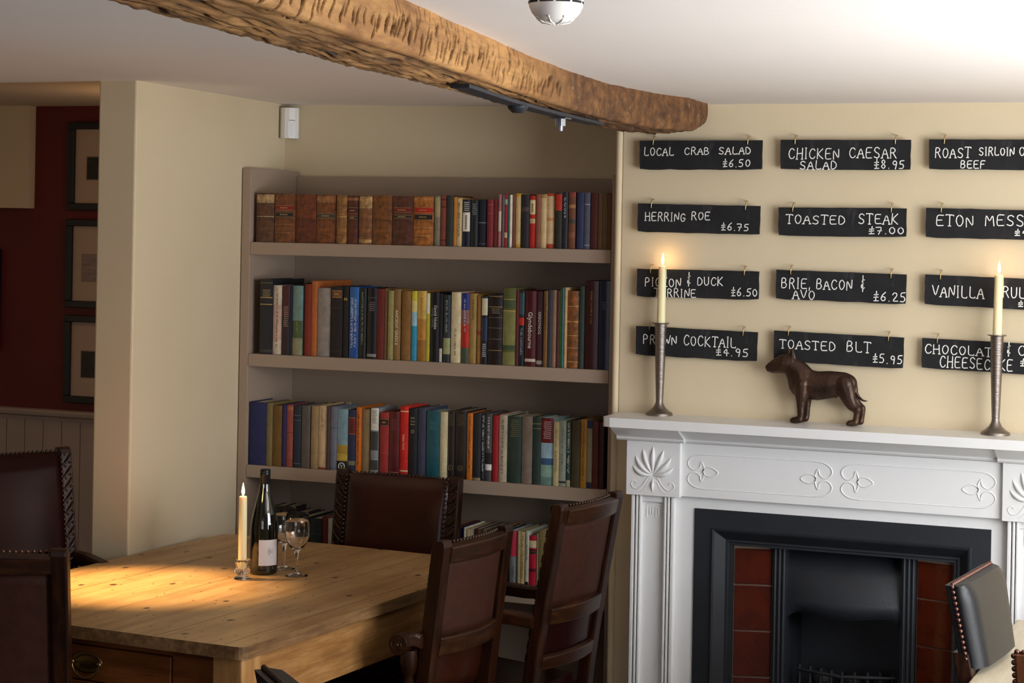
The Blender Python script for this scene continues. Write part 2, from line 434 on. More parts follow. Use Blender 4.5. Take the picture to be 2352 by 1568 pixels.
    pts = [(3.62, 2.022), (3.95, 2.016), (4.25, 2.014), (4.6, 2.013), (4.78, 2.012)]
    rings = []
    for n, z in pts:
        u = (ip(right, n) + ip(left, n)) / 2 + .012
        rings.append([(u - .021, n, z), (u + .021, n, z), (u + .021, n, z + .008), (u - .021, n, z + .008)])
    mm.loft(rings, 0, False); mm.build('iron_strap', STRAP, tb, bevel=.001)
    for k, (n, big) in enumerate(((4.47, 1), (4.08, 0))):
        u = (ip(right, n) + ip(left, n)) / 2 + .012
        mm = MB(); z = 2.013
        if big:
            mm.box(u - .021, u + .021, n - .021, n + .021, z - .004, z)
            mm.lathe([(.0135, -.021), (.0135, -.004)], (u, n, z), 6, smooth=False); mm.lathe([(.0075, -.033), (.0075, -.018)], (u, n, z), 10)
            mm.build('bolt', STEEL, tb, bevel=.0008)
        else:
            mm.lathe([(.012, -.013), (.022, -.004), (.024, .002)], (u, n, z), 14); mm.build('bolt_head', STRAP, tb)
build_beam()

# ------------------------------------------------------------------ ceiling / wall devices
t = thing('smoke_detector', 'round white smoke detector fixed to the ceiling', 'smoke detector', (-1.153, 3.02, 2.143))
m = MB(); m.lathe([(.047, .004), (.047, -.014), (.0465, -.018), (.0455, -.024)], seg=40); m.build('base', PLASTIC, t)
m = MB(); m.lathe([(.0445, -.022), (.0455, -.026), (.0445, -.036), (.040, -.046), (.034, -.053)], seg=40); m.build('cover', PLASTIC, t)
m = MB()
for k in range(10):
    for j in range(7):
        a0 = 2 * PI * (k + (.08 + .84 * j / 7)) / 10; a1 = 2 * PI * (k + (.08 + .84 * (j + 1) / 7)) / 10
        R = .0458
        m.add([(R * math.cos(a0), R * math.sin(a0), -.0275), (R * math.cos(a1), R * math.sin(a1), -.0275), (R * math.cos(a1), R * math.sin(a1), -.0315), (R * math.cos(a0), R * math.sin(a0), -.0315)], [(0, 1, 2, 3)])
m.build('vent_slots', DARKGAP, t)
m = MB(); m.lathe([(.034, -.052), (.030, -.058), (.020, -.0625), (.006, -.064)], seg=32)
for k in range(8):
    a = 2 * PI * k / 8
    m.tube([(.034 * math.cos(a), .034 * math.sin(a), -.053), (.024 * math.cos(a), .024 * math.sin(a), -.0615), (.006 * math.cos(a), .006 * math.sin(a), -.0645)], .0015, 6)
m.build('sensor_cap', PLASTIC, t)

c = on_n(665, 283, 5.93)
t = thing('motion_sensor', 'white motion sensor mounted high in the corner above the bookcase', 'motion sensor', (-3.245, 5.946, c.z), math.radians(45))
m = MB(); m.prism([(-.031, 0), (.031, 0), (.031, -.024), (.024, -.036), (.010, -.043), (-.010, -.043), (-.024, -.036), (-.031, -.024)], -.052, .052)
m.build('housing', PLASTIC, t, bevel=.005, segs=3)
m = MB(); m.prism([(-.021, -.03), (.021, -.03), (.016, -.0425), (0, -.0465), (-.016, -.0425)], -.046, .002); m.build('lens', plain('#f4f4f6', .2), t, bevel=.003)
m = MB(); m.box(-.010, .010, -.0445, -.04, .0075, .0105); m.build('indicator_slot', plain('#8a8a8c', .4), t)

# ------------------------------------------------------------------ framed pictures on the far wall
def picture(px, py0, py1, label, photo, ph):
    a, b = on_n(px[0], py0, N_RED), on_n(px[1], py1, N_RED)
    u0 = a.x; z1 = a.z; z0 = b.z; w = .40
    t = thing('picture_frame', label, 'picture', (u0 + w / 2, N_RED, z0), 0, 'framed pictures on the red wall')
    H = z1 - z0; f = .028
    m = MB()
    for bx in ((-w / 2, w / 2, 0, f), (-w / 2, w / 2, H - f, H), (-w / 2, -w / 2 + f, f, H - f), (w / 2 - f, w / 2, f, H - f)):
        m.box(bx[0], bx[1], -.028, -.002, bx[2], bx[3])
    m.build('frame', BLACKF, t, bevel=.003)
    m = MB(); m.box(-w / 2 + f, w / 2 - f, -.012, -.004, f, H - f); m.build('mount', plain('#b7a08c', .6), t)
    if photo:
        m = MB(); m.box(-w / 2 + ph[0] - .004, w / 2 - ph[0] + .004, -.0128, -.011, ph[1] - .004, ph[2] + .004); m.build('photo_border', plain('#8f7a68', .6), t)
        m = MB(); m.box(-w / 2 + ph[0], w / 2 - ph[0], -.0136, -.0122, ph[1], ph[2]); m.build('photograph', photo, t)
PH_D = mottled('dark_photograph', '#0d0b0a', '#2d241e', 30, .3)
PH_L = mottled('pale_photograph', '#75625a', '#9c8a80', 18, .3, stretch=(1, 1, 4))
picture((166, 162), 282, 482, 'black framed picture at the top of the column on red wall', PH_D, (.085, .125, .215))
picture((160, 156), 503, 705, 'black framed picture with pale photograph, middle of the column on red wall', PH_L, (.075, .11, .215))
picture((156, 150), 722, 922, 'black framed picture at bottom of column, just above the dado rail', PH_D, (.078, .105, .21))
a = on_n(5, 572, N_RED); b = on_n(2, 806, N_RED)
t = thing('picture_frame', 'black picture frame cut off by the left edge, on red wall', 'picture', (a.x - .25, N_RED, b.z), 0, 'framed pictures on the red wall')
H = a.z - b.z; m = MB()
for bx in ((-.25, .25, 0, .03), (-.25, .25, H - .03, H), (-.25, -.22, .03, H - .03), (.22, .25, .03, H - .03)): m.box(bx[0], bx[1], -.03, -.002, bx[2], bx[3])
m.build('frame', BLACKF, t, bevel=.003)
m = MB(); m.box(-.22, .22, -.012, -.004, .03, H - .03); m.build('mount', plain('#b7a08c', .6), t)

# ------------------------------------------------------------------ bookcase
Z_SH = [1.681, 1.316, .953, .626]
TH = .041
t = thing('bookcase', 'taupe painted built-in bookcase filling the alcove beside the fireplace', 'bookcase', (-2.58, N_CASE, 0))
ox, oy = -2.58, N_CASE
def bl(m, x0, x1, y0, y1, z0, z1): m.box(x0 - ox, x1 - ox, y0 - oy, y1 - oy, z0, z1); return m
bl(MB(), -3.232, -3.2, N_CASE, N_BACK - .02, 0, 1.922).build('side_panel', TAUPE, t, bevel=.002)
bl(MB(), -1.951, -1.918, N_CASE, N_BACK - .02, 0, 1.908).build('side_panel', TAUPE, t, bevel=.002)
bl(MB(), -3.2, -1.951, N_BACK - .045, N_BACK - .02, 0, 1.905).build('back_panel', TAUPE, t, bevel=.002)
for z in Z_SH + [.12]:
    bl(MB(), -3.199, -1.952, N_CASE, N_BACK - .046, z - TH, z).build('shelf', TAUPE, t, bevel=.002)
bl(MB(), -3.199, -1.952, N_CASE + .03, N_CASE + .05, 0, .078).build('plinth', TAUPE, t)

# ------------------------------------------------------------------ books
# x0, x1, top y (picture measurements), cover colour, short colour, description, options
# options: b = bands (z0, z1, colour), l = label plates, t = (colour, z0, z1) lines of illegible title, s = readable title, k = page colour white, d = depth
L1, L2, L3, L4 = 'top shelf', 'second shelf', 'third shelf', 'lowest shelf'
GILT = '#c9a860'
ROW1 = [
 (587, 628, 443, '#5a3a26', 'dark brown', 'dark brown leather book with torn tan top', dict(b=[(.80, .97, '#a88a62'), (.515, .525, '#c8b89a')], r=1)),
 (629, 675, 445, '#6e4021', 'brown', 'brown leather book with faded red and black labels', dict(b=[(.37, .375, '#b08a50'), (.2, .205, '#b08a50')], l=[(.66, .77, '#7a1712'), (.52, .63, '#15171a')], r=1)),
 (676, 724, 446, '#6a3418', 'chestnut', 'plain chestnut leather book without label', dict(b=[(0, .50, '#5c2c15')], r=1)),
 (725, 770, 447, '#74421f', 'brown patched', 'brown leather book with grey-green label and pale patch', dict(b=[(.84, .97, '#8f6038')], l=[(.51, .62, '#3b3a30')], r=1)),
 (771, 794, 448, '#8a5e2e', 'tan', 'narrow tan leather book', dict(b=[(.55, .56, '#c0a070')], r=1)),
 (795, 822, 449, '#5a2a18', 'red-brown', 'narrow red-brown leather book with black label', dict(b=[(.9, .96, '#8a5a38')], l=[(.62, .76, '#4a1414'), (.51, .58, '#14110f')], r=1)),
 (823, 853, 449, '#7e5230', 'scuffed tan', 'scuffed leather book with peeling pale spine edge', dict(b=[(.74, .98, '#a98756'), (.03, .1, '#a98756')], r=1)),
 (854, 898, 449, '#74461f', 'mid-brown', 'plain mid-brown leather book with a dark crease', dict(b=[(.49, .5, '#3a2212')], r=1)),
 (899, 947, 450, '#563020', 'dusky brown', 'dusky brown leather book with broken red label', dict(l=[(.66, .77, '#6e1a16'), (.54, .62, '#2a211c')], r=1)),
 (948, 995, 451, '#a0622a', 'orange-tan', 'orange-tan leather book with bright red and black labels', dict(b=[(.95, .957, '#d8b070'), (.36, .366, '#d8b070'), (.2, .206, '#d8b070')], l=[(.66, .78, '#b01c12'), (.52, .64, '#141414')], r=1)),
 (997, 1011, 450, '#7f7a66', 'grey-green', 'thin grey-green book with paler top', dict(b=[(.58, .97, '#a0946c')])),
 (1011, 1025, 448, '#844034', 'brick red', 'thin brick red book with banded spine', dict(b=[(.1, .13, '#5a2018'), (.75, .78, '#5a2018'), (.9, .93, '#5a2018')])),
 (1025, 1040, 449, '#2c3430', 'charcoal green', 'plain charcoal green book', {}),
 (1041, 1048, 452, '#c07a24', 'orange', 'very thin orange book', {}),
 (1048, 1060, 455, '#c9b184', 'beige', 'thin beige book with dark title marks', dict(t=('#4a3c2a', .2, .9))),
 (1061, 1080, 458, '#191a30', 'navy', 'navy book with large white label', dict(l=[(.32, .73, '#e6e0cf')], t=('#e6e0cf', .78, .95), k=1)),
 (1081, 1097, 459, '#1e2224', 'black', 'black book with pale lettering and white top edge', dict(t=('#9aa0a0', .7, .92), k=1)),
 (1097, 1117, 458, '#141826', 'blue-black', 'blue-black book with faint gilt lines', dict(b=[(.5, .52, '#7a7a80'), (.06, .07, '#7a7a80')])),
 (1118, 1132, 458, '#7e2430', 'crimson', 'crimson cloth book', dict(b=[(.88, .9, '#a84a50'), (.7, .71, '#a84a50')])),
 (1132, 1144, 458, '#6a2420', 'dark red', 'dark red cloth book', {}),
 (1144, 1151, 446, '#b06a6a', 'pink', 'thin pink and white book', dict(b=[(.3, .68, '#d8c4b4')])),
 (1152, 1158, 447, '#5c5a62', 'slate', 'very thin slate grey book', {}),
 (1158, 1165, 445, '#a01a26', 'red-green', 'thin red book with green and cream marks', dict(b=[(.8, .9, '#90a088'), (.18, .28, '#d8b48c')])),
 (1165, 1170, 447, '#2e5a46', 'green', 'very thin green booklet', {}),
 (1170, 1175, 447, '#dfdcd2', 'white', 'very thin white booklet', dict(k=1)),
 (1176, 1184, 446, '#7a4430', 'cinnamon', 'thin cinnamon brown book', {}),
 (1184, 1196, 444, '#cdb27c', 'cream-yellow', 'cream book with yellow ends', dict(b=[(.94, 1, '#c99a28'), (0, .06, '#c99a28')])),
 (1197, 1214, 446, '#201e22', 'jet black', 'jet black book with a small emblem', dict(b=[(.68, .76, '#4a3a3c')])),
 (1214, 1230, 449, '#b8201a', 'scarlet', 'scarlet book with cream label', dict(l=[(.64, .92, '#d8c394'), (.47, .56, '#c8ae80')])),
 (1230, 1241, 446, '#8a5038', 'copper', 'thin copper brown book', {}),
 (1241, 1254, 446, '#cbb183', 'pale cream', 'plain pale cream book', dict(b=[(.93, 1, '#a5834e')])),
 (1254, 1273, 444, '#d3b486', 'cream', 'cream book with orange-red ends', dict(b=[(.95, 1, '#b8401e'), (0, .08, '#b8401e'), (.5, .56, '#c88a60')])),
 (1274, 1290, 442, '#2a251c', 'black and red', 'black book with a red top panel', dict(b=[(.68, .97, '#b02a18')])),
 (1291, 1304, 441, '#262830', 'black lettered', 'black book with handwritten white lettering', dict(t=('#c0c4cc', .55, .9))),
 (1305, 1321, 441, '#6e4028', 'patterned brown', 'brown book with ornate banded spine', dict(b=[(.45, .52, '#3a3a38'), (.72, .78, '#a8754a'), (.2, .3, '#84523a'), (.92, 1, '#8a3a2a')])),
 (1324, 1340, 442, '#273055', 'royal blue', 'royal blue cloth book', {}),
 (1341, 1355, 442, '#57586a', 'blue-grey', 'blue-grey cloth book with silver lines', dict(b=[(.78, .8, '#9a9cac'), (.06, .08, '#9a9cac')])),
 (1356, 1372, 443, '#4e1814', 'wine', 'wine red cloth book', {}),
 (1373, 1383, 443, '#6a4526', 'umber', 'thin umber book', {}),
 (1383, 1395, 443, '#6c5434', 'drab', 'thin drab khaki book', {}),
 (1395, 1406, 444, '#623818', 'russet', 'russet book', {}),
]
ROW2 = [
 (595, 624, 641, '#1e2028', 'blue-black', 'tall blue-black book with gilt bands', dict(b=[(.95, .953, GILT), (.75, .76, GILT), (.66, .67, GILT), (.05, .055, '#7a7060'), (.03, .034, '#7a7060')], t=('#b8a078', .78, .86), d=.22)),
 (624, 646, 655, '#cfc2ae', 'white', 'white jacketed book with pinkish spine', dict(b=[(.2, .72, '#cfae9e')], t=('#4a3a34', .1, .95), k=1)),
 (647, 664, 656, '#2e1a26', 'plum', 'plum jacketed book with a title down the spine', dict(b=[(.55, 1, '#4e1a22')], t=('#b89a84', .4, .7))),
 (664, 670, 655, '#141a2a', 'midnight blue', 'very thin midnight blue book', {}),
 (670, 694, 656, '#5c7a70', 'green landscape', 'book with green landscape jacket', dict(b=[(.5, 1, '#6a8c8c'), (.25, .5, '#4a5a3a'), (0, .25, '#8a8a6a')], t=('#a09a40', .35, .95))),
 (694, 698, 650, '#16140f', 'black', 'very thin black book', {}),
 (698, 713, 652, '#7c2614', 'rust red', 'rust red cloth book', {}),
 (713, 727, 645, '#b0602a', 'orange', 'tall orange book with deep top edge', dict(d=.25, o=1)),
 (728, 758, 661, '#8f8680', 'grey', 'thick plain grey book', dict(d=.16)),
 (759, 785, 658, '#1a1314', 'black-brown', 'black book with a brown top label', dict(l=[(.84, .95, '#6e4526')], b=[(.70, .705, '#5a4030'), (.08, .084, '#5a4030')])),
 (786, 800, 657, '#17120e', 'black numbered', 'black book numbered 66 in gilt', dict(s=[('66', .82, .012, GILT, 0)])),
 (801, 823, 659, '#1f4f9a', 'bright blue', 'bright blue jacketed book with white title', dict(b=[(.6, 1, '#2a64a8')], t=('#c4d2e0', .15, .85), g=2)),
 (824, 840, 662, '#1a1c18', 'black and green', 'black jacketed book with greenish script title', dict(t=('#8fa090', .2, .95))),
 (842, 864, 661, '#16131a', 'black silver-lined', 'black book with a silver publisher mark', dict(b=[(.86, .865, '#70707a'), (.03, .07, '#8a8a8c')], t=('#8a7a80', .68, .8))),
 (864, 881, 663, '#671c16', 'deep red', 'deep red cloth book', {}),
 (881, 890, 662, '#7a5a38', 'brown', 'thin brown cloth book', {}),
 (890, 903, 667, '#9a935c', 'olive-cream', 'thin olive-cream book', {}),
 (903, 918, 664, '#86683a', 'tan titled', 'tan book with ANCIENT GREECE down the spine', dict(s=[('ANCIENT GREECE', .46, .012, '#e6dcb8', 1)])),
 (921, 943, 668, '#86602e', 'ochre', 'plain ochre cloth book', {}),
 (944, 957, 668, '#2b93b8', 'yellow and blue', 'thin book fading from yellow to bright blue', dict(b=[(.86, 1, '#d8c838'), (.7, .86, '#dccf86'), (.5, .7, '#9ac4d4')])),
 (957, 978, 668, '#9a6a2a', 'yellow-orange', 'yellow and orange jacketed book with red title', dict(b=[(.6, 1, '#d0ae50'), (.3, .6, '#b98434')], t=('#b0522a', .3, .95))),
 (978, 986, 673, '#b8ac2a', 'yellow-white', 'thin book with white top and yellow base', dict(b=[(.7, 1, '#dcd8c8')], k=1)),
 (986, 1008, 671, '#121218', 'black', 'black jacketed book with white and grey author name', dict(s=[('David Nobbs', .64, .0125, '#dcd4bc', 1, .004), ('Going Gently', .64, .010, '#6c7480', 1, -.005)], k=1)),
 (1009, 1016, 674, '#161214', 'black narrow', 'narrow black book with a white foot label', dict(b=[(.0, .2, '#c8c0b0')])),
 (1017, 1034, 677, '#2a3438', 'slate', 'slate jacketed book with pale green foot label', dict(b=[(.12, .36, '#9aa070')], t=('#9aa4a0', .45, .92))),
 (1035, 1057, 671, '#d8c8a0', 'cream', 'cream jacketed book with dark title at the foot', dict(t=('#5a5040', .1, .48), k=1)),
 (1057, 1077, 673, '#9a2a1c', 'blue and red', 'jacketed book with blue top and red centre', dict(b=[(.76, 1, '#25307e'), (.56, .76, '#8a5a58'), (.22, .56, '#b02a18'), (0, .22, '#46503a')], t=('#c8ccd8', .45, .92))),
 (1077, 1094, 674, '#a08448', 'straw', 'straw coloured jacketed book with brown title', dict(t=('#5e4420', .62, .92))),
 (1095, 1105, 678, '#96682c', 'amber', 'amber brown book with torn top', dict(b=[(.42, .48, '#8a3a18')])),
 (1105, 1119, 680, '#1a1c24', 'black and cream', 'black book with cream upper panel', dict(b=[(.72, .97, '#cfc8a8'), (.35, .68, '#24304a')], t=('#d8d8d8', .1, .3))),
 (1120, 1153, 676, '#241a1a', 'dark brown', 'thick dark brown book with gilt raised bands', dict(b=[(.82, .826, GILT), (.67, .675, '#8a7a58'), (.52, .525, '#8a7a58'), (.36, .365, '#8a7a58'), (.2, .205, GILT), (.97, .974, GILT)], t=('#9a8a68', .72, .8))),
 (1154, 1183, 661, '#565a2a', 'olive', 'thick olive green book with gilt patterned spine', dict(b=[(.85, .855, GILT), (.7, .71, GILT), (.74, .84, '#3f5030'), (.2, .26, '#3f5030'), (.26, .7, '#7c7a44'), (0, .17, '#7c7a44')])),
 (1183, 1191, 665, '#5a1a1e', 'maroon', 'thin maroon cloth book', {}),
 (1191, 1204, 667, '#1c2428', 'teal-black', 'black book with teal top and red square', dict(b=[(.68, .97, '#3a5058'), (.54, .64, '#c0281c')], t=('#9a9aa0', .15, .5))),
 (1205, 1230, 668, '#4a1218', 'burgundy', 'burgundy book titled Glyndebourne in white script', dict(s=[('Glyndebourne', .48, .017, '#e4dcd0', 1)], b=[(.06, .1, '#c8b8a8')], k=1)),
 (1231, 1247, 669, '#3e1a1e', 'burgundy grey', 'dark burgundy book titled GREGYNOG in silver', dict(s=[('GREGYNOG', .58, .011, '#c8c0b8', 1)], b=[(.03, .08, '#a0968c')])),
 (1248, 1257, 668, '#7a5428', 'golden brown', 'thin golden brown book', dict(t=('#3a2410', .5, .9))),
 (1257, 1268, 666, '#32343e', 'charcoal blue', 'charcoal blue cloth book', {}),
 (1268, 1277, 666, '#8a6a52', 'dusty pink', 'thin dusty pink book', {}),
 (1277, 1285, 667, '#48201a', 'oxblood', 'thin oxblood book', {}),
 (1285, 1290, 663, '#3f7a34', 'grass green', 'very thin grass green book', {}),
 (1290, 1296, 660, '#4a7a82', 'teal', 'very thin teal book', {}),
 (1296, 1301, 660, '#c0a070', 'pale beige', 'very thin pale beige book', {}),
 (1301, 1329, 668, '#7c4a22', 'tan leather', 'thick tan leather book with gilt bands', dict(b=[(.8, .806, GILT), (.6, .606, GILT), (.42, .426, GILT), (.26, .266, GILT), (.08, .086, GILT)], r=1)),
 (1330, 1341, 657, '#2c3a32', 'dark green', 'tall dark green book', {}),
 (1342, 1373, 645, '#341214', 'dark maroon', 'tall thick dark maroon book with gilt title', dict(t=('#8a6a3a', .52, .88), o=1)),
 (1374, 1402, 645, '#151c3a', 'navy', 'tall navy book at the far right end', dict(t=('#5a6484', .68, .76), o=1)),
]
ROW3 = [
 (571, 610, 923, '#1d2454', 'navy', 'thick navy book at the far left end', {}),
 (610, 625, 925, '#7a6c40', 'olive-tan', 'thin olive-tan book', {}),
 (625, 645, 931, '#6a4c16', 'mustard brown', 'mustard brown cloth book', {}),
 (646, 657, 929, '#2a2258', 'violet', 'violet-blue cloth book', {}),
 (657, 672, 930, '#96483e', 'salmon', 'salmon pink cloth book with dark bands', dict(b=[(.55, .56, '#5a2018'), (.1, .11, '#5a2018'), (.92, .97, '#a86a48')])),
 (673, 690, 931, '#1e2634', 'dark slate blue', 'dark slate blue book with silver lines', dict(b=[(.84, .845, '#8a8e98'), (.76, .765, '#8a8e98'), (.06, .07, '#6a7080')])),
 (691, 711, 932, '#57504c', 'grey', 'plain grey cloth book', dict(k=1)),
 (713, 729, 932, '#9a8058', 'sand', 'sand coloured cloth book', {}),
 (729, 749, 932, '#c8ac84', 'cream', 'cream book with faded title and stained foot', dict(t=('#8a6a4a', .62, .95), b=[(0, .03, '#8a3a22')])),
 (750, 757, 933, '#4c3a36', 'thin brown', 'thin dark brown book', {}),
 (757, 773, 934, '#6c7080', 'blue-grey', 'blue-grey cloth book', dict(b=[(.66, .67, '#3a3e4a'), (.02, .03, '#3a3e4a')])),
 (773, 798, 939, '#7a9aa4', 'pale blue', 'pale blue jacketed book with golden cornfield and round badge', dict(b=[(.28, .42, '#a88a34'), (.16, .28, '#c0a440'), (0, .16, '#1c1814')], c=1)),
 (798, 817, 941, '#232c4c', 'navy red-labelled', 'navy book with a red spine label', dict(l=[(.6, .88, '#6a1a16')], b=[(.1, .17, '#7a7a60')])),
 (817, 828, 935, '#cc6a1c', 'orange', 'thin bright orange book with black title', dict(t=('#3a1c08', .08, .92))),
 (828, 849, 940, '#8c744e', 'tan', 'plain tan cloth book', {}),
 (850, 868, 937, '#8a8c8e', 'black and white', 'book with a black and white photographic jacket', dict(b=[(.66, 1, '#dcdacc'), (.35, .64, '#3a3c3c'), (.05, .2, '#40423e')], t=('#8a8a80', .78, .96), k=1)),
 (871, 892, 947, '#a02e28', 'red', 'red cloth book with black label', dict(l=[(.78, .9, '#201614')], b=[(.34, .345, '#c86a5a')])),
 (893, 916, 946, '#5c1a1e', 'maroon', 'maroon cloth book with faint gilt title', dict(b=[(.03, .04, '#a08060')], t=('#8a4a44', .7, .88))),
 (917, 937, 933, '#cc1f14', 'bright red', 'bright red jacketed book titled Italian Food', dict(s=[('Italian Food', .48, .009, '#e8c8a0', 1)], b=[(.05, .07, '#e8c8a0'), (.92, .935, '#e8c8a0')])),
 (938, 957, 938, '#16161a', 'black', 'black road guide with round emblem', dict(s=[('A.A.', .86, .0075, '#b8a880', 0), ('Road', .81, .006, '#b8a880', 0), ('Book', .765, .006, '#b8a880', 0)], c=2)),
 (958, 979, 938, '#3c4056', 'slate blue', 'plain slate blue cloth book', {}),
 (979, 1010, 944, '#1f5560', 'teal', 'thick teal jacketed book with torn top', dict(t=('#4a848c', .72, .85), k=1)),
 (1010, 1026, 946, '#cfc39a', 'ivory', 'plain ivory book', dict(k=1)),
 (1026, 1044, 944, '#241c1a', 'dark brown', 'dark brown book with round crest, left one of a pair', dict(t=('#6a5640', .8, .95), c=3)),
 (1045, 1071, 944, '#262220', 'brown-black', 'brown-black book with round crest, right one of a pair', dict(t=('#6a5640', .8, .95), c=3)),
 (1072, 1085, 949, '#cc7424', 'orange', 'thin orange paperback with black title', dict(t=('#4a2810', .1, .95))),
 (1085, 1104, 950, '#1a1b1d', 'black', 'plain black book with frayed foot', dict(b=[(0, .04, '#8a7a5a')])),
 (1105, 1114, 951, '#1c2026', 'black white-lettered', 'narrow black book with white lettering', dict(t=('#c4ccd0', .05, .98))),
 (1114, 1130, 950, '#4a4a48', 'grey photo', 'grey photographic jacket book with a white square', dict(b=[(.16, .25, '#e4e2da'), (.25, .42, '#1c1c1c')], t=('#d8d8d0', .48, .95), k=1)),
 (1131, 1144, 954, '#a0101a', 'red', 'red cloth book', {}),
 (1145, 1164, 953, '#b4a68e', 'beige', 'beige jacketed book with a black title', dict(t=('#2a2420', .1, .93), k=1)),
 (1165, 1197, 956, '#273a32', 'bottle green', 'thick bottle green book with faded gilt title', dict(t=('#7a7450', .68, .95))),
 (1198, 1222, 956, '#7a6a5c', 'taupe', 'plain taupe cloth book', {}),
 (1222, 1242, 958, '#20342e', 'dark green', 'dark green cloth book with gilt top', dict(b=[(.9, .905, GILT), (.83, .835, GILT)])),
 (1242, 1271, 960, '#8cb0b4', 'sea', 'book with maroon top and seaside picture jacket', dict(b=[(.63, 1, '#6a0e18'), (.4, .63, '#9ab8c8'), (.3, .4, '#3a5c84'), (.12, .3, '#8ab0a0'), (0, .12, '#6a8a84')], t=('#d8c0c0', .7, .95), k=1)),
 (1271, 1284, 968, '#c4b688', 'cream', 'thin cream paperback', dict(t=('#8a6a4a', .2, .9))),
 (1284, 1300, 966, '#98a090', 'grey-green', 'pale grey-green book with dark dots at the foot', dict(t=('#5a6a6a', .3, .9), b=[(.05, .08, '#2a2c28')])),
 (1301, 1311, 966, '#24443a', 'green white-lettered', 'thin green book with white lettering and pale foot', dict(t=('#dcdcd0', .2, .98), b=[(0, .1, '#b0a888')], k=1)),
 (1312, 1332, 966, '#43381f', 'olive brown', 'plain olive brown book', {}),
 (1333, 1348, 963, '#b07c22', 'mustard', 'mustard yellow book with brown title', dict(t=('#5a3a10', .1, .9))),
 (1348, 1360, 965, '#8c846a', 'khaki', 'khaki book with navy ends', dict(b=[(.88, 1, '#1c2448'), (0, .09, '#1c2448')])),
 (1361, 1374, 968, '#5e1c16', 'brick', 'brick red cloth book', {}),
 (1374, 1387, 970, '#3a1414', 'dark claret', 'dark claret book at the far right end', {}),
]
ROW4 = [
 (606, 630, 1166, '#1c1a1e', 'black', 'black book at the far left end behind the wine bottle', {}),
 (630, 656, 1167, '#201418', 'dark', 'dark book behind the wine bottle and glasses', {}),
 (656, 684, 1180, '#2a1e1c', 'brown', 'brown book seen through the wine glasses', {}),
 (684, 709, 1186, '#1c1a1a', 'charcoal', 'charcoal book beside the wine glasses', {}),
 (710, 736, 1190, '#1c2a30', 'dark teal', 'dark teal book just right of the wine glasses', dict(b=[(.7, .71, '#46606a'), (.5, .51, '#46606a')])),
 (737, 752, 1187, '#6a1a20', 'red', 'red cloth book beside the far chair, left side', {}),
 (752, 761, 1190, '#c8beac', 'white', 'white book touching the far chair, left side', dict(k=1)),
 (1038, 1048, 1211, '#7a2a34', 'crimson', 'crimson book right of the far leather chair', dict(k=1)),
 (1048, 1055, 1212, '#3a3a36', 'dark grey', 'thin dark grey book', dict(k=1)),
 (1055, 1064, 1212, '#161c48', 'royal blue', 'thin royal blue book', dict(k=1)),
 (1064, 1068, 1211, '#d8d4cc', 'white', 'very thin white book', dict(k=1)),
 (1068, 1077, 1214, '#b8a878', 'straw', 'thin straw coloured book', {}),
 (1077, 1088, 1215, '#d8d0c4', 'off-white', 'off-white book', dict(k=1)),
 (1088, 1103, 1214, '#54301f', 'brown', 'brown book behind the near chair back', dict(k=1)),
 (1103, 1117, 1216, '#6a5a4a', 'drab', 'drab book behind the near chair back', dict(k=1)),
 (1117, 1130, 1217, '#4a3a34', 'umber', 'umber book behind the near chair post', dict(k=1)),
 (1130, 1142, 1216, '#b4b8b0', 'pale blue', 'pale blue and white book right of the near chair post', dict(b=[(0, .24, '#7a8c94')], k=1)),
 (1143, 1150, 1212, '#7a5a34', 'tan', 'thin tan book', {}),
 (1151, 1166, 1216, '#16181c', 'green and black', 'book with green top and black base', dict(b=[(.58, 1, '#146a44'), (.56, .58, '#dcdcd4'), (0, .05, '#c8c4b8')], k=1)),
 (1169, 1188, 1219, '#84888a', 'pink and grey', 'book with pink-red top and grey picture below', dict(b=[(.56, 1, '#c43a4c')], t=('#4a4a4a', .02, .4), k=1)),
 (1188, 1194, 1219, '#a8966c', 'tan', 'very thin buff book', {}),
 (1194, 1206, 1221, '#c0ac7c', 'cream', 'cream book with red title', dict(t=('#8a5a3a', .2, .95))),
 (1206, 1214, 1219, '#bcc0ae', 'pale green', 'thin pale green book with black foot', dict(b=[(0, .14, '#1c1c1a')], t=('#4a5a50', .5, .95), k=1)),
 (1214, 1231, 1230, '#b01c34', 'crimson red', 'crimson red book with cream and black bands', dict(b=[(.78, .91, '#cdbf94'), (.72, .75, '#1c2a20'), (.67, .71, '#20301c'), (0, .08, '#d0c8b0'), (.34, .4, '#5a1a2a')], k=1)),
 (1232, 1236, 1224, '#8a7a54', 'buff', 'very thin buff book', {}),
 (1236, 1262, 1220, '#8a7a4a', 'khaki', 'khaki book beside the tall chair post', {}),
]
def text_mesh(s, size, mat, name, parent, M):
    cu = bpy.data.curves.new(name, 'FONT'); cu.body = s; cu.size = size; cu.align_x = 'CENTER'; cu.align_y = 'CENTER'; cu.extrude = .00015
    cu.resolution_u = 2
    o = bpy.data.objects.new(name, cu); COL.objects.link(o)
    dg = bpy.context.evaluated_depsgraph_get(); me = bpy.data.meshes.new_from_object(o.evaluated_get(dg))
    bpy.data.objects.remove(o); me.name = name; me.materials.clear(); me.materials.append(mat)
    me.transform(M)
    ob = bpy.data.objects.new(name, me); COL.objects.link(ob); ob.parent = parent
    return ob
ALL_LABELS = []
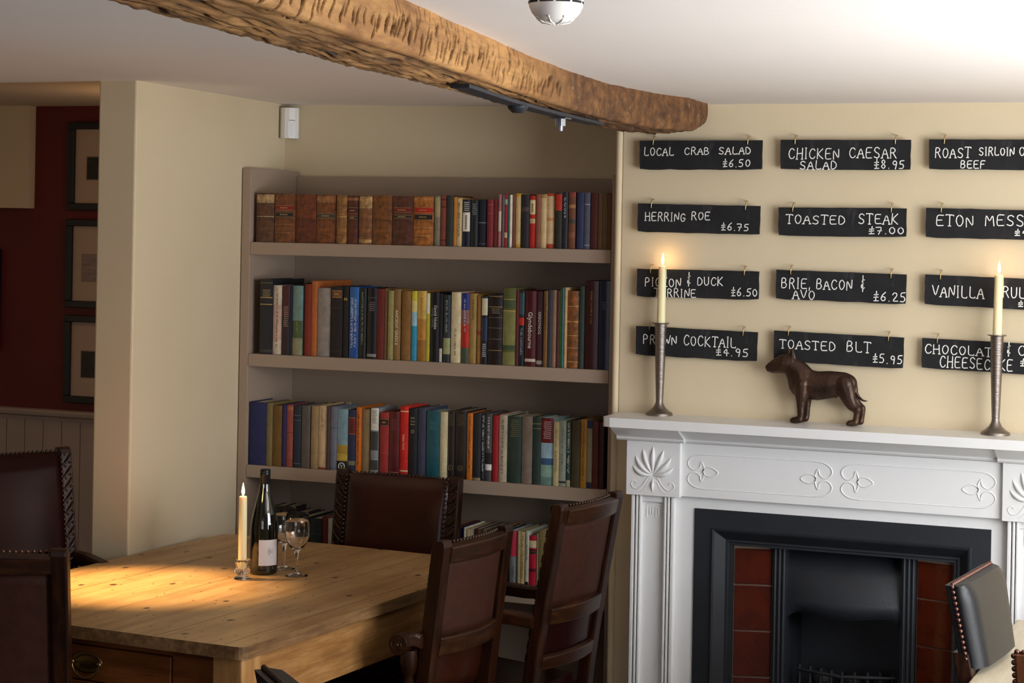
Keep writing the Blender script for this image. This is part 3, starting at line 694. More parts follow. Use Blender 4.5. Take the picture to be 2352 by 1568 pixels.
def build_books(rows, z, shelf, ymid):
    prev = -3.196
    N = len(rows); rnd = random.Random(int(z * 1000))
    for i, (x0, x1, yt, hx, short, desc, o) in enumerate(rows):
        nf = N_CASE + .008 + rnd.uniform(0, .008)
        a, b = on_n(x0, ymid, nf), on_n(x1, ymid, nf)
        u0 = max(a.x + .0004, prev + .0004); u1 = max(b.x - .0004, u0 + .003)
        if u1 > -1.956: u1 = -1.956
        prev = u1
        w = u1 - u0; h = on_n((x0 + x1) / 2, yt, nf).z - z - .0005
        nl = rows[i - 1][4] if i else None; nr = rows[i + 1][4] if i < N - 1 else None
        gap = i and x0 - rows[i - 1][1] > 100
        if nl and nr and not gap: lab = f'{desc}, {shelf}, between {nl} and {nr} books'
        elif nr: lab = f'{desc}, {shelf}, left of {nr} book' if gap or not i else f'{desc}, {shelf}'
        else: lab = f'{desc}, {shelf}, right of {nl} book'
        if len(lab.replace('.', ' ').split()) > 16:
            lab = f'{desc}, {shelf}'
        ALL_LABELS.append(lab)
        t = thing('book', lab, 'book', (u0, nf, z + .0004), 0, 'books on the ' + shelf)
        dep = o.get('d', rnd.uniform(.125, .17) if z > 1.5 else rnd.uniform(.13, .185))
        bow = min(.0045, w * .16) * (1.2 if o.get('r') else .8)
        cv = min(.0024, w * .22)
        K = 6
        outer = [(w * k / K, bow * (2 * k / K - 1) ** 2) for k in range(K + 1)]
        prof = outer + [(w, dep), (w - cv, dep), (w - cv, bow + cv)] + [(cv, bow + cv), (cv, dep), (0, dep)]
        cuts = {0., 1.}
        for q in o.get('b', []): cuts |= {q[0], q[1]}
        cuts = sorted(cuts); mats = [hx]; m = MB()
        for za, zc in zip(cuts[:-1], cuts[1:]):
            mid = (za + zc) / 2; c = hx
            for q in o.get('b', []):
                if q[0] <= mid <= q[1]: c = q[2]
            if c not in mats: mats.append(c)
            mi = mats.index(c)
            n = len(prof)
            lo = [(x, y, za * h) for x, y in prof]; hi = [(x, y, zc * h) for x, y in prof]
            vs = lo + hi
            m.add(vs, [(j, (j + 1) % n, n + (j + 1) % n, n + j) for j in range(K)], mi, True)
            m.add(vs, [(j, (j + 1) % n, n + (j + 1) % n, n + j) for j in range(K, n)], 0, False)
        for zz in (0, h):
            vs = [(x, y, zz) for x, y in prof]; n = len(prof)
            m.add(vs, [tuple(range(K + 1)) + (K + 4 - 1, K + 4)] if False else [(0, 1, 2, 3, 4, 5, 6, K + 3, K + 4), (K, K + 1, K + 2, K + 3), (0, K + 4, K + 5, K + 6)], 0, False)
        rg = .45 if o.get('r') else (.32 if o.get('t') or o.get('k') else .62)
        m.build('cover', [cover_mat(c, rg, o.get('r')) for c in mats], t)
        if o.get('o'):
            MB().box(cv, w - cv, bow + cv, dep - .004, .003, h - .0005).build('page_block', cover_mat(hx, .6, 0), t)
        elif w > .0045:
            MB().box(cv, w - cv, bow + cv, dep - .004, .003, h - (.0035 if h > .1 else .002)).build('page_block', PAPERW if o.get('k') else PAPER, t)
        def on_spine(xf, lift=.0003): return bow * (2 * xf - 1) ** 2 - lift
        for q in o.get('l', []):
            m = MB(); vs = []
            for k in range(7):
                xf = .06 + .88 * k / 6
                vs += [(xf * w, on_spine(xf, .0005), q[0] * h), (xf * w, on_spine(xf, .0005), q[1] * h)]
            m.add(vs, [(2 * k, 2 * k + 2, 2 * k + 3, 2 * k + 1) for k in range(6)], 0, True)
            # gilt rules and faint title strokes on the label
            for zq in (q[0] + .006, q[1] - .012):
                vs = []
                for k in range(7):
                    xf = .08 + .84 * k / 6
                    vs += [(xf * w, on_spine(xf, .0007), zq * h), (xf * w, on_spine(xf, .0007), (zq + .006) * h)]
                m.add(vs, [(2 * k, 2 * k + 2, 2 * k + 3, 2 * k + 1) for k in range(6)], 1, True)
            if q[1] - q[0] > .2: # upright title strokes on a tall label
                zz = q[0] + .05
                while zz < q[1] - .06:
                    m.add([(w * .38, on_spine(.5, .0009), zz * h), (w * .62, on_spine(.5, .0009), zz * h), (w * .62, on_spine(.5, .0009), (zz + .02) * h), (w * .38, on_spine(.5, .0009), (zz + .02) * h)], [(0, 1, 2, 3)], 2)
                    zz += .034
            else:
                zz = (q[0] + q[1]) / 2
                for k in range(5):
                    xa = .3 + .08 * k
                    m.add([(xa * w, on_spine(.5, .0009), (zz - .014) * h), ((xa + .05) * w, on_spine(.5, .0009), (zz - .014) * h), ((xa + .05) * w, on_spine(.5, .0009), (zz + .014) * h), (xa * w, on_spine(.5, .0009), (zz + .014) * h)], [(0, 1, 2, 3)], 1)
            m.build('spine_label', [plain(q[2], .5), plain('#a88a58', .5), plain('#2a2622', .6)], t, fixn=False)
        if o.get('t') and w > .005:
            cc, za, zc = o['t']; m = MB(); r2 = random.Random(i * 7 + int(z * 100)); zz = zc * h
            horiz = w > .016 and zc - za < .3
            if horiz:
                while zz > za * h:
                    xx = .2 * w + r2.uniform(0, .1) * w
                    while xx < .8 * w:
                        ww = r2.uniform(.0008, .0018); hh = .0028
                        m.add([(xx, on_spine(xx / w, .0005), zz - hh), (xx + ww, on_spine(xx / w, .0005), zz - hh), (xx + ww, on_spine(xx / w, .0005), zz), (xx, on_spine(xx / w, .0005), zz)], [(0, 1, 2, 3)]); xx += ww + .0009
                    zz -= .0062
            else:
                cw = min(.006, w * .42)
                for col in range(o.get('g', 1)):
                    xc = w * (.5 if o.get('g', 1) == 1 else (.32, .68)[col]); zz = zc * h
                    if o.get('g', 1) == 2: cw = w * .24
                    while zz > za * h:
                        hh = r2.uniform(.0009, .0016)
                        if r2.random() < .14: zz -= .0035; continue
                        k = r2.choice((0, 0, 1, 2)); xa, xb = xc - cw / 2, xc + cw / 2
                        if k == 1: xa = xc
                        if k == 2: xb = xc
                        yy = on_spine(xc / w, .0006)
                        m.add([(xa, yy, zz - hh), (xb, yy, zz - hh), (xb, yy, zz), (xa, yy, zz)], [(0, 1, 2, 3)])
                        if r2.random() < .5:
                            xs = r2.choice((xa, xb - .0008)); m.add([(xs, yy, zz - hh - .0012), (xs + .0008, yy, zz - hh - .0012), (xs + .0008, yy, zz), (xs, yy, zz)], [(0, 1, 2, 3)])
                        zz -= hh + .0013
            if m.f: m.build('title_marks', plain(cc, .5), t, fixn=False)
        for q in o.get('s', []):
            off = q[5] if len(q) > 5 else 0
            # front of spine faces -y; upright text, or turned to read down the spine
            M = Matrix.Translation((w / 2 + off, on_spine(.5 + off / w, .0009), q[1] * h)) @ Matrix.Rotation(PI / 2, 4, 'X')
            if q[4]: M = M @ Matrix.Rotation(-PI / 2, 4, 'Z')
            text_mesh(q[0], q[2] * 1.15, plain(q[3], .5), 'title', t, M)
        cc = o.get('c')
        if cc:
            zc, r = {1: (.075, .0105), 2: (.66, .0052), 3: (.16, .0075)}[cc]; zc *= h
            m = MB(); yy = on_spine(.4, .0009)
            pts = [(w * .5 + r * math.cos(2 * PI * k / 20), yy, zc + r * math.sin(2 * PI * k / 20)) for k in range(21)]
            m.tube(pts, r * .12, 6, flat=(1, 1), up=(0, 1, 0))
            m.tube([(w * .5 - r * .4, yy, zc + r * .4), (w * .5, yy, zc), (w * .5 + r * .4, yy, zc + r * .4)], r * .1, 6, up=(0, 1, 0)); m.tube([(w * .5, yy, zc), (w * .5, yy, zc - r * .5)], r * .1, 6, up=(0, 1, 0))
            m.build('emblem', plain({1: '#e8e6de', 2: '#a89a78', 3: '#7a6a44'}[cc], .5), t)
_CV = {}
def cover_mat(hx, rough, leather):
    k = (hx, rough, bool(leather))
    if k not in _CV:
        t = NT('book_cover_' + hx.lstrip('#'))
        v = t.coord((1, 1, 1), kind='Object')
        f = t.noise(v, 60 if leather else 30, 5, .65)
        dk = '#%02x%02x%02x' % tuple(int(int(hx.lstrip('#')[i:i + 2], 16) * (.62 if leather else .86)) for i in (0, 2, 4))
        lt = '#%02x%02x%02x' % tuple(min(255, int(int(hx.lstrip('#')[i:i + 2], 16) * (1.22 if leather else 1.06) + 2)) for i in (0, 2, 4))
        t.color(t.ramp(f, [(.32, dk), (.7, lt)])).set(rough=rough); t.bump(t.noise(v, 350, 3), .12, .001)
        _CV[k] = t.m
    return _CV[k]
build_books(ROW1, Z_SH[0], L1, 510)
build_books(ROW2, Z_SH[1], L2, 750)
build_books(ROW3, Z_SH[2], L3, 1010)
build_books(ROW4, Z_SH[3], L4, 1280)

# ------------------------------------------------------------------ chalk menu boards
G = {
 'A': [[(0, 0), (.5, 1), (1, 0)], [(.2, .36), (.82, .38)], [(-.12, 0), (.14, 0)], [(.86, 0), (1.12, 0)]],
 'B': [[(.05, 0), (.08, 1), (.6, .97), (.78, .8), (.6, .56), (.1, .52)], [(.6, .54), (.9, .34), (.72, .05), (.05, 0)]],
 'C': [[(.92, .82), (.7, .98), (.35, .95), (.08, .6), (.1, .25), (.4, .0), (.75, .04), (.95, .2)]],
 'D': [[(.08, 0), (.06, 1), (.5, .94), (.9, .62), (.88, .28), (.55, .03), (.08, 0)]],
 'E': [[(.9, .98), (.08, 1), (.06, 0), (.95, .04)], [(.08, .52), (.72, .54)]],
 'F': [[(.9, .97), (.1, 1), (.08, 0)], [(.1, .52), (.7, .54)]],
 'G': [[(.9, .82), (.6, 1), (.2, .85), (.05, .45), (.25, .05), (.65, .02), (.9, .25), (.9, .44), (.55, .44)]],
 'H': [[(.1, 1), (.06, 0)], [(.9, 1), (.92, 0)], [(.08, .5), (.9, .54)], [(-.05, 0), (.2, 0)], [(.8, 0), (1.04, 0)]],
 'I': [[(.5, 1), (.5, 0)], [(.3, 0), (.72, 0)], [(.3, 1), (.7, 1)]],
 'J': [[(.7, 1), (.7, .2), (.4, 0), (.1, .15)]],
 'K': [[(.1, 1), (.06, 0)], [(.9, .98), (.1, .46), (.95, 0)]],
 'L': [[(.15, 1), (.1, .03), (.9, .0), (.92, .1)]],
 'M': [[(.02, 0), (.12, 1), (.5, .35), (.88, 1), (.98, 0)]],
 'N': [[(.08, 0), (.08, 1), (.9, .02), (.92, 1)]],
 'O': [[(.5, .98), (.15, .8), (.05, .42), (.3, .03), (.65, .02), (.93, .35), (.9, .75), (.5, .98)]],
 'P': [[(.1, 0), (.1, 1), (.6, .98), (.86, .75), (.65, .5), (.1, .46)]],
 'R': [[(.1, 0), (.08, 1), (.6, .97), (.84, .76), (.6, .54), (.1, .5)], [(.45, .52), (.95, 0)]],
 'S': [[(.88, .85), (.6, 1), (.22, .92), (.12, .68), (.4, .52), (.8, .4), (.88, .16), (.55, .0), (.1, .12)]],
 'T': [[(.0, .95), (.02, 1), (1, .97), (1, .9)], [(.5, .98), (.48, 0)], [(.32, 0), (.64, 0)]],
 'U': [[(.08, 1), (.1, .25), (.35, .0), (.7, .04), (.9, .3), (.9, 1)]],
 'V': [[(.02, 1), (.5, 0), (.98, 1)]],
 'W': [[(.0, 1), (.25, 0), (.5, .7), (.75, 0), (1, 1)]],
 '0': [[(.5, .98), (.12, .7), (.12, .3), (.5, .02), (.88, .3), (.88, .7), (.5, .98)]],
 '2': [[(.1, .75), (.35, 1), (.75, .92), (.8, .65), (.1, .02), (.95, .04)]],
 '4': [[(.65, 0), (.66, 1), (.05, .35), (.95, .36)]],
 '5': [[(.88, 1), (.25, .97), (.18, .55), (.6, .6), (.88, .35), (.65, .03), (.12, .06)]],
 '6': [[(.8, 1), (.3, .65), (.1, .25), (.4, .0), (.8, .12), (.8, .42), (.45, .52), (.14, .32)]],
 '7': [[(.05, .95), (.92, .98), (.4, 0)], [(.3, .48), (.85, .5)]],
 '8': [[(.5, .52), (.18, .75), (.5, 1), (.82, .75), (.5, .52), (.12, .25), (.5, 0), (.88, .25), (.5, .52)]],
 '9': [[(.85, .62), (.5, .45), (.15, .7), (.45, 1), (.82, .85), (.85, .6), (.7, 0)]],
 '.': [[(.45, .0), (.55, .04)]],
 ',': [[(.55, .12), (.4, -.15)]],
 '£': [[(.56, 1.05), (.5, .6), (.42, .04), (.1, .02)], [(.42, .04), (.98, .05)], [(.1, .68), (.9, .72)], [(.06, .40), (.9, .44)]],
 '&': [[(.85, .82), (.5, .82), (.35, .66), (.7, .52), (.25, .42), (.2, .2), (.7, .12), (.85, .2)], [(.55, 1.15), (.5, -.1)]],
}
WIDE = {'I': .45, '.': .35, ',': .3, 'M': 1.15, 'W': 1.15, '£': .8, '&': .8, 'J': .7}
NB = 5.556  # front face of the boards
def ribbon(m, pts, w, y):
    pts = [Vector((p[0], 0, p[1])) for p in pts]
    # round off the polyline
    q = [pts[0]]
    for i in range(1, len(pts) - 1):
        q += [pts[i].lerp(pts[i - 1], .28), pts[i].lerp(pts[i - 1], .08).lerp(pts[i + 1], .08), pts[i].lerp(pts[i + 1], .28)]
    q.append(pts[-1]); n = len(q); vs = []
    for i, p in enumerate(q):
        t = q[min(i + 1, n - 1)] - q[max(i - 1, 0)]
        if t.length < 1e-9: t = Vector((1, 0, 0))
        t.normalize(); nn = Vector((-t.z, 0, t.x)); ww = w * random.uniform(.88, 1.12)
        vs += [p + nn * ww + Vector((0, y, 0)), p - nn * ww + Vector((0, y, 0))]
    m.add(vs, [(2 * i, 2 * i + 1, 2 * i + 3, 2 * i + 2) for i in range(n - 1)])
    for p in (q[0], q[-1]):
        m.add([p + Vector((w * 1.12 * math.cos(PI * k / 4), y - .0001, w * 1.12 * math.sin(PI * k / 4))) for k in range(8)], [tuple(range(8))])
def board(TL, TR, BL, dz, words, label, sx=2.551, org=(1430, 300), wr=None, chips=(), smear=None):
    a = on_n(*TL, NB); bl_ = on_n(*BL, NB)
    if TR: b = on_n(*TR, NB)
    else: b = a + Vector((.375, 0, dz))
    ang = math.atan2(b.z - a.z, b.x - a.x); W = (b - a).length; H = a.z - bl_.z
    t = thing('menu_board', label, 'menu board', (a.x, NB, a.z), 0, 'chalk menu boards on the chimney breast')
    def loc(x, z): # board-local along/down -> thing local
        return (x * math.cos(ang) + z * math.sin(ang), x * math.sin(ang) - z * math.cos(ang))
    rnd = random.Random(len(label))
    poly = []
    for k in range(13): poly.append((W * k / 12, rnd.uniform(-.0005, .0006)))
    for k in range(1, 4): poly.append((W + rnd.uniform(-.0012, .0005), H * k / 4))
    for k in range(13):
        e = rnd.uniform(-.0012, .001) if k not in (0, 12) else -.002
        poly.append((W * (1 - k / 12) + (.002 if k == 12 else -.001 if k == 0 else 0), H + e))
    for k in range(1, 4): poly.append((rnd.uniform(-.0004, .0012), H * (1 - k / 4)))
    pts = [loc(*p) for p in poly]
    m = MB(); m.prism(pts, 0, .007, axis='y'); m.build('board', SLATE, t, bevel=.0008)
    for fx in (.115, .885) if not wr else wr:
        hx_, hz_ = loc(W * fx, .012)
        MB().tube([(hx_, -.0015, hz_), (hx_, -.003, hz_ + .006), (hx_ + .0008, -.0015, hz_ + .021), (hx_ + .001, .01, hz_ + .026), (hx_ + .001, .0225, hz_ + .025)], .0015, 8).build('hook', BRASSH, t)
        MB().lathe([(.003, -.0006), (.003, .0006)], (0, 0, 0), 10).build('eyelet', DARKGAP, t, loc=(hx_, -.0004, hz_)).rotation_euler = (PI / 2, 0, 0)
    r3 = random.Random(len(words) + len(label))
    for (s, x0, x1, y0, y1) in words:
        p0 = on_n(org[0] + x0 / sx, org[1] + y1 / sx, NB); p1 = on_n(org[0] + x1 / sx, org[1] + y1 / sx, NB); q0 = on_n(org[0] + x0 / sx, org[1] + y0 / sx, NB)
        mm_ = MB()
        wW = p1.x - p0.x; hH = (q0.z - p0.z) * .95
        # the line of writing follows the board's tilt: measured box holds the slope already
        slope = math.tan(ang); hH -= abs(slope) * wW * .5
        zb = p0.z + (abs(slope) * wW if slope < 0 else 0) * (1 if True else 0)
        tot = sum(WIDE.get(c, 1) for c in s) + .28 * (len(s) - 1); unit = wW / tot; x = 0
        for ch in s:
            cw = WIDE.get(ch, 1) * unit; hh = hH * r3.uniform(.93, 1.05); dz_ = r3.uniform(-.03, .03) * hH; sh = r3.uniform(-.05, .08)
            for st in G[ch]:
                P = []
                for gx, gy in st:
                    xx = p0.x + x + gx * cw + gy * sh * cw
                    P.append((xx - a.x, zb + slope * (xx - p0.x) + gy * hh + dz_ - a.z))
                ribbon(mm_, P, .00135, -.0006)
            x += cw + .28 * unit
        mm_.build('chalk_price' if s[0] == '£' else 'chalk_word', CHALK, t, fixn=False)
    return t
o2 = (1430, 560)
board((1469, 323), (1751, 322), (1467, 389), 0, [('LOCAL', 125, 300, 95, 145), ('CRAB', 362, 508, 95, 140), ('SALAD', 563, 752, 92, 138), ('£6.50', 588, 748, 165, 212)], 'slate menu board reading LOCAL CRAB SALAD, hung top left on the cream wall')
board((1793, 321), (2092, 321), (1791, 389), 0, [('CHICKEN', 972, 1270, 100, 165), ('CAESAR', 1328, 1605, 92, 160), ('SALAD', 1037, 1255, 172, 226), ('£8.95', 1475, 1652, 168, 222)], 'slate menu board reading CHICKEN CAESAR SALAD in the top row')
board((2134, 320), None, (2132, 389), .0, [('ROAST', 1830, 2040, 95, 158), ('SIRLOIN', 2088, 2296, 95, 145), ('OF', 2324, 2400, 95, 148), ('BEEF', 1980, 2125, 170, 220)], 'slate menu board reading ROAST SIRLOIN OF BEEF, top right')
board((1465, 467), (1746, 473), (1463, 532), 0, [('HERRING', 132, 368, 475, 528), ('ROE', 403, 512, 472, 522), ('£6.75', 578, 740, 540, 585)], 'slate menu board reading HERRING ROE, second row')
board((1788, 476), (2082, 478), (1787, 541), 0, [('TOASTED', 957, 1305, 488, 545), ('STEAK', 1380, 1613, 482, 545), ('£7.00', 1442, 1650, 558, 605)], 'slate menu board reading TOASTED STEAK, second row')
board((2127, 477), None, (2126, 545), -.004, [('ETON', 1835, 2057, 488, 560), ('MESS', 2125, 2352, 485, 557), ('£4', 2297, 2375, 575, 614)], 'slate menu board reading ETON MESS, second row, cut off at right')
board((1463, 617), (1743, 623), (1463, 681), 0, [('PIGEON', 130, 342, 193, 247), ('&', 375, 398, 178, 242), ('DUCK', 437, 587, 190, 242), ('TERRINE', 185, 430, 255, 308), ('£6.50', 637, 790, 255, 305)], 'slate menu board reading PIGEON & DUCK TERRINE behind the left mantel candle', org=o2)
board((1783, 619), (2082, 630), (1781, 686), 0, [('BRIE,', 930, 1100, 195, 260), ('BACON', 1135, 1345, 200, 265), ('&', 1393, 1420, 192, 270), ('AVO', 997, 1125, 262, 322), ('£6.25', 1470, 1660, 278, 335)], 'slate menu board reading BRIE, BACON & AVO in the third row', org=o2)
board((2125, 630), None, (2122, 699), -.007, [('VANILLA', 1815, 2115, 238, 312), ('BRUL', 2178, 2360, 245, 314), ('£', 2318, 2345, 335, 368)], 'slate menu board reading VANILLA behind the right mantel candle', org=o2)
board((1461, 748), (1740, 763), (1460, 814), 0, [('PRAWN', 120, 318, 528, 585), ('COCKTAIL', 357, 665, 532, 597), ('£4.95', 548, 738, 607, 655)], 'slate menu board reading PRAWN COCKTAIL behind the left pewter candlestick', org=o2)
board((1778, 759), (2076, 775), (1777, 829), 0, [('TOASTED', 920, 1248, 557, 615), ('BLT', 1312, 1455, 565, 632), ('£5.95', 1467, 1640, 643, 698)], 'slate menu board reading TOASTED BLT above the bronze dog', org=o2)
board((2118, 776), None, (2117, 845), -.006, [('CHOCOLATE', 1770, 2215, 585, 645), ('&', 2250, 2272, 580, 650), ('O', 2315, 2365, 590, 652), ('CHEESECAKE', 1858, 2285, 655, 727), ('£', 2330, 2360, 670, 715)], 'slate menu board reading CHOCOLATE CHEESECAKE behind the right pewter candlestick', org=o2)

# ------------------------------------------------------------------ fireplace surround
Z_M = 1.197
UL, UR = -1.843, -.593       # outer faces of the two corner blocks
UC = (UL + UR) / 2
NFR = 5.492                  # frieze face
t = thing('fireplace_surround', 'white painted carved fireplace surround with deep mantel shelf', 'fireplace', (UC, N_BREAST, 0))
ox, oy = UC, N_BREAST
def fb(m, x0, x1, y0, y1, z0, z1): m.box(x0 - ox, x1 - ox, y0 - oy, y1 - oy, z0, z1); return m
m = MB(); r = .03; e0, e1, nf = -1.893, 2 * UC + 1.893, 5.378
pl = [(e0, N_BREAST - .0005), (e0, nf + r), (e0 + r * .3, nf + r * .3), (e0 + r, nf), (e1 - r, nf), (e1 - r * .3, nf + r * .3), (e1, nf + r), (e1, N_BREAST - .0005)]
m.prism([(a - ox, b - oy) for a, b in pl], Z_M - .027, Z_M); m.build('mantel_shelf', WHITEP, t, bevel=.005, segs=3)
def cornice(x0, x1, base):   # moulded cove under the shelf; base = face of what is below
    pr = [(N_BREAST - .001, 1.125), (base - .004, 1.125), (base - .010, 1.131), (base - .010, 1.136), (base - .020, 1.142), (base - .060, 1.160), (base - .072, 1.1695), (N_BREAST - .001, 1.1695)]
    m = MB(); m.prism([(a - oy, b) for a, b in pr], x0 - ox, x1 - ox, axis='x'); return m
cornice(UL - .028, UL + .178, NFR - .016).build('cornice', WHITEP, t, bevel=.0012)
cornice(UR - .178, UR + .028, NFR - .016).build('cornice', WHITEP, t, bevel=.0012)
cornice(UL + .172, UR - .172, NFR).build('cornice', WHITEP, t, bevel=.0012)
fz = fb(MB(), UL + .163, UR - .163, NFR, N_BREAST - .001, .968, 1.124).build('frieze', WHITEP, t, bevel=.0015)
# carved scroll lines on the frieze
def carve(pts, rad=.0017, y=NFR): 
    P = [Vector((p[0] - ox, y - oy + .0004, p[1])) for p in pts]; Q = []
    for i in range(len(P) - 1):
        p0, p1, p2, p3 = P[max(i - 1, 0)], P[i], P[i + 1], P[min(i + 2, len(P) - 1)]
        for k in range(5):
            s = k / 5; Q.append(.5 * ((2 * p1) + (-p0 + p2) * s + (2 * p0 - 5 * p1 + 4 * p2 - p3) * s * s + (-p0 + 3 * p1 - 3 * p2 + p3) * s ** 3))
    Q.append(P[-1]); return Q
orn_up = [(.62, 1), (.28, .97), (.06, .85), (0, .70), (.10, .56), (.26, .53), (.40, .62), (.44, .78), (.50, .70), (.54, .58), (.50, .50)]
leaf = [(.50, .50), (.60, .60), (.78, .62), (1.0, .48), (.80, .36), (.60, .38), (.50, .50)]
m = MB(); ph, z0 = .098, .996
for (pa, pb_) in ((UL + .185, UC - .015), (UC + .012, UR - .185)):
    for flip in (0, 1):
        X = (lambda v: pa + v * ph * .92) if not flip else (lambda v: pb_ - v * ph * .92)
        for L in (orn_up, [(a, .98 - b) for a, b in orn_up], leaf):
            m.tube(carve([(X(a), z0 + b * ph) for a, b in L]), .0027, 6, up=(0, 1, 0))
    for zz in (z0 + ph, z0 - .002):
        m.tube(carve([(pa + .62 * ph * .92, zz), (pb_ - .62 * ph * .92, zz)], y=NFR + .0002), .0021, 6, up=(0, 1, 0))
m.build('carved_scrolls', WHITEP, fz)
for s, x0 in ((0, UL), (1, UR - .165)):
    cb = fb(MB(), x0, x0 + .165, NFR - .014, N_BREAST - .001, .965, 1.124).build('corner_block', WHITEP, t, bevel=.0015)
    m = MB(); cx, zb, y = x0 + .082 - ox, 1.027, NFR - .014 - oy
    for k in range(-3, 4):   # lotus palmette: leaves leave the base sideways and curve upward
        Ln = [.088, .086, .082, .074][abs(k)]; a0 = k * .58; a1 = k * .16
        x, zz, pts = cx, zb, []
        for i in range(11):
            q = i / 10; pts.append((x, y + .002 - .004 * math.sin(PI * min(1, q + .04)), zz))
            a = a0 + (a1 - a0) * q; x += math.sin(a) * Ln / 10; zz += math.cos(a) * Ln / 10
        rad = [.0010 + .0058 * max(0, math.sin(PI * (.04 + .95 * (i / 10) ** 1.15))) ** 1.1 for i in range(11)]
        m.tube(pts, rad, 8, up=(0, 1, 0))
    for sg in (-1, 1):       # scrolls below
        pts = [(cx + sg * a, y + .0005, zb + b) for a, b in ((.006, -.005), (.016, -.010), (.028, -.028), (.042, -.042), (.058, -.042), (.066, -.030), (.058, -.020), (.050, -.026))]
        m.tube(carve([(p[0] + ox, p[2]) for p in pts], y=NFR - .014), .0021, 6, up=(0, 1, 0))
        pts = [(cx + sg * a, b + zb) for a, b in ((.0, -.018), (.014, -.022), (.024, -.042), (.040, -.052))]
        m.tube(carve([(p[0] + ox, p[1]) for p in pts], y=NFR - .014), .0016, 6, up=(0, 1, 0))
    m.tube([(cx, y, zb - .012), (cx, y - .003, zb - .03), (cx, y, zb - .05)], [.001, .0045, .001], 8, up=(0, 1, 0))
    m.build('carved_palmette', WHITEP, cb)
    # pilaster with reeded margins and sunk panel
    p0, p1 = x0 + .014, x0 + .146
    m = fb(MB(), p0, p1, NFR + .012, N_BREAST - .001, 0, .9645)
    for a, b in ((p0, p0 + .010), (p0 + .014, p0 + .021), (p0 + .024, p0 + .031), (p1 - .031, p1 - .024), (p1 - .021, p1 - .014), (p1 - .010, p1)):
        fb(m, a, b, NFR - .004, NFR + .013, 0, .9645)
    fb(m, p0 + .0305, p1 - .0305, NFR + .003, NFR + .013, .945, .9645)
    pi = m.build('pilaster', WHITEP, t, bevel=.002)
    m = MB(); kx = (p0 + p1) / 2
    for L in ([(-.022, .93), (-.022, .936), (.022, .936), (.022, .93)], [(-.022, .928), (-.022, .900)], [(-.013, .928), (-.013, .908), (-.005, .908), (-.005, .928)], [(.005, .900), (.005, .928), (.013, .928), (.013, .908)], [(.022, .928), (.022, .900)]):
        m.tube([(kx + a - ox, NFR + .0115 - oy, b) for a, b in L], .0016, 6, up=(0, 1, 0))
    m.build('carved_key', WHITEP, pi)
    fb(MB(), x0 + .004, x0 + .158, NFR - .01, N_BREAST - .001, 0, .12).build('plinth_block', WHITEP, t, bevel=.002)
m = MB(); i0, i1, iz = -1.641, -.79, .934
fb(m, UL + .146, i0 + .002, NFR + .022, N_BREAST - .001, 0, .97); fb(m, i1 - .002, UR - .146, NFR + .022, N_BREAST - .001, 0, .97); fb(m, i0, i1, NFR + .022, N_BREAST - .001, iz - .002, .97)
m.build('inner_slip', WHITEP, t, bevel=.001)

# ------------------------------------------------------------------ cast iron insert
t = thing('cast_iron_fireplace', 'black cast iron fireplace insert with red-brown tiled cheeks', 'fireplace insert', (UC, N_BREAST, 0))
NI = NFR + .018
def frame_ring(m, o_, i_, yo, yi):  # (u0, u1, ztop) outer to inner, three-sided
    (a0, a1, az), (b0, b1, bz) = o_, i_
    P = lambda u, y, z: (u - ox, y - oy, z)
    vs = [P(a0, yo, .0), P(a0, yo, az), P(a1, yo, az), P(a1, yo, 0), P(b0, yi, 0), P(b0, yi, bz), P(b1, yi, bz), P(b1, yi, 0)]
    m.add(vs, [(0, 1, 5, 4), (1, 2, 6, 5), (2, 3, 7, 6)])
I = [((i0, i1, iz), NI + .06), ((i0, i1, iz), NI), ((i0 + .052, i1 - .052, iz - .052), NI), ((i0 + .056, i1 - .056, iz - .056), NI - .006), ((i0 + .062, i1 - .062, iz - .061), NI - .004), ((i0 + .088, i1 - .088, iz - .088), NI + .026), ((i0 + .094, i1 - .094, iz - .094), NI + .026), ((i0 + .097, i1 - .097, iz - .097), NI + .034), ((i0 + .104, i1 - .104, iz - .104), NI + .034), ((i0 + .106, i1 - .106, iz - .106), NI + .07)]
m = MB()
for (a, ya), (b, yb) in zip(I[:-1], I[1:]): frame_ring(m, a, b, ya, yb)
m.build('frame', IRON, t, bevel=.001)
ti0, ti1 = i0 + .106, i1 - .106
NTI = NI + .052
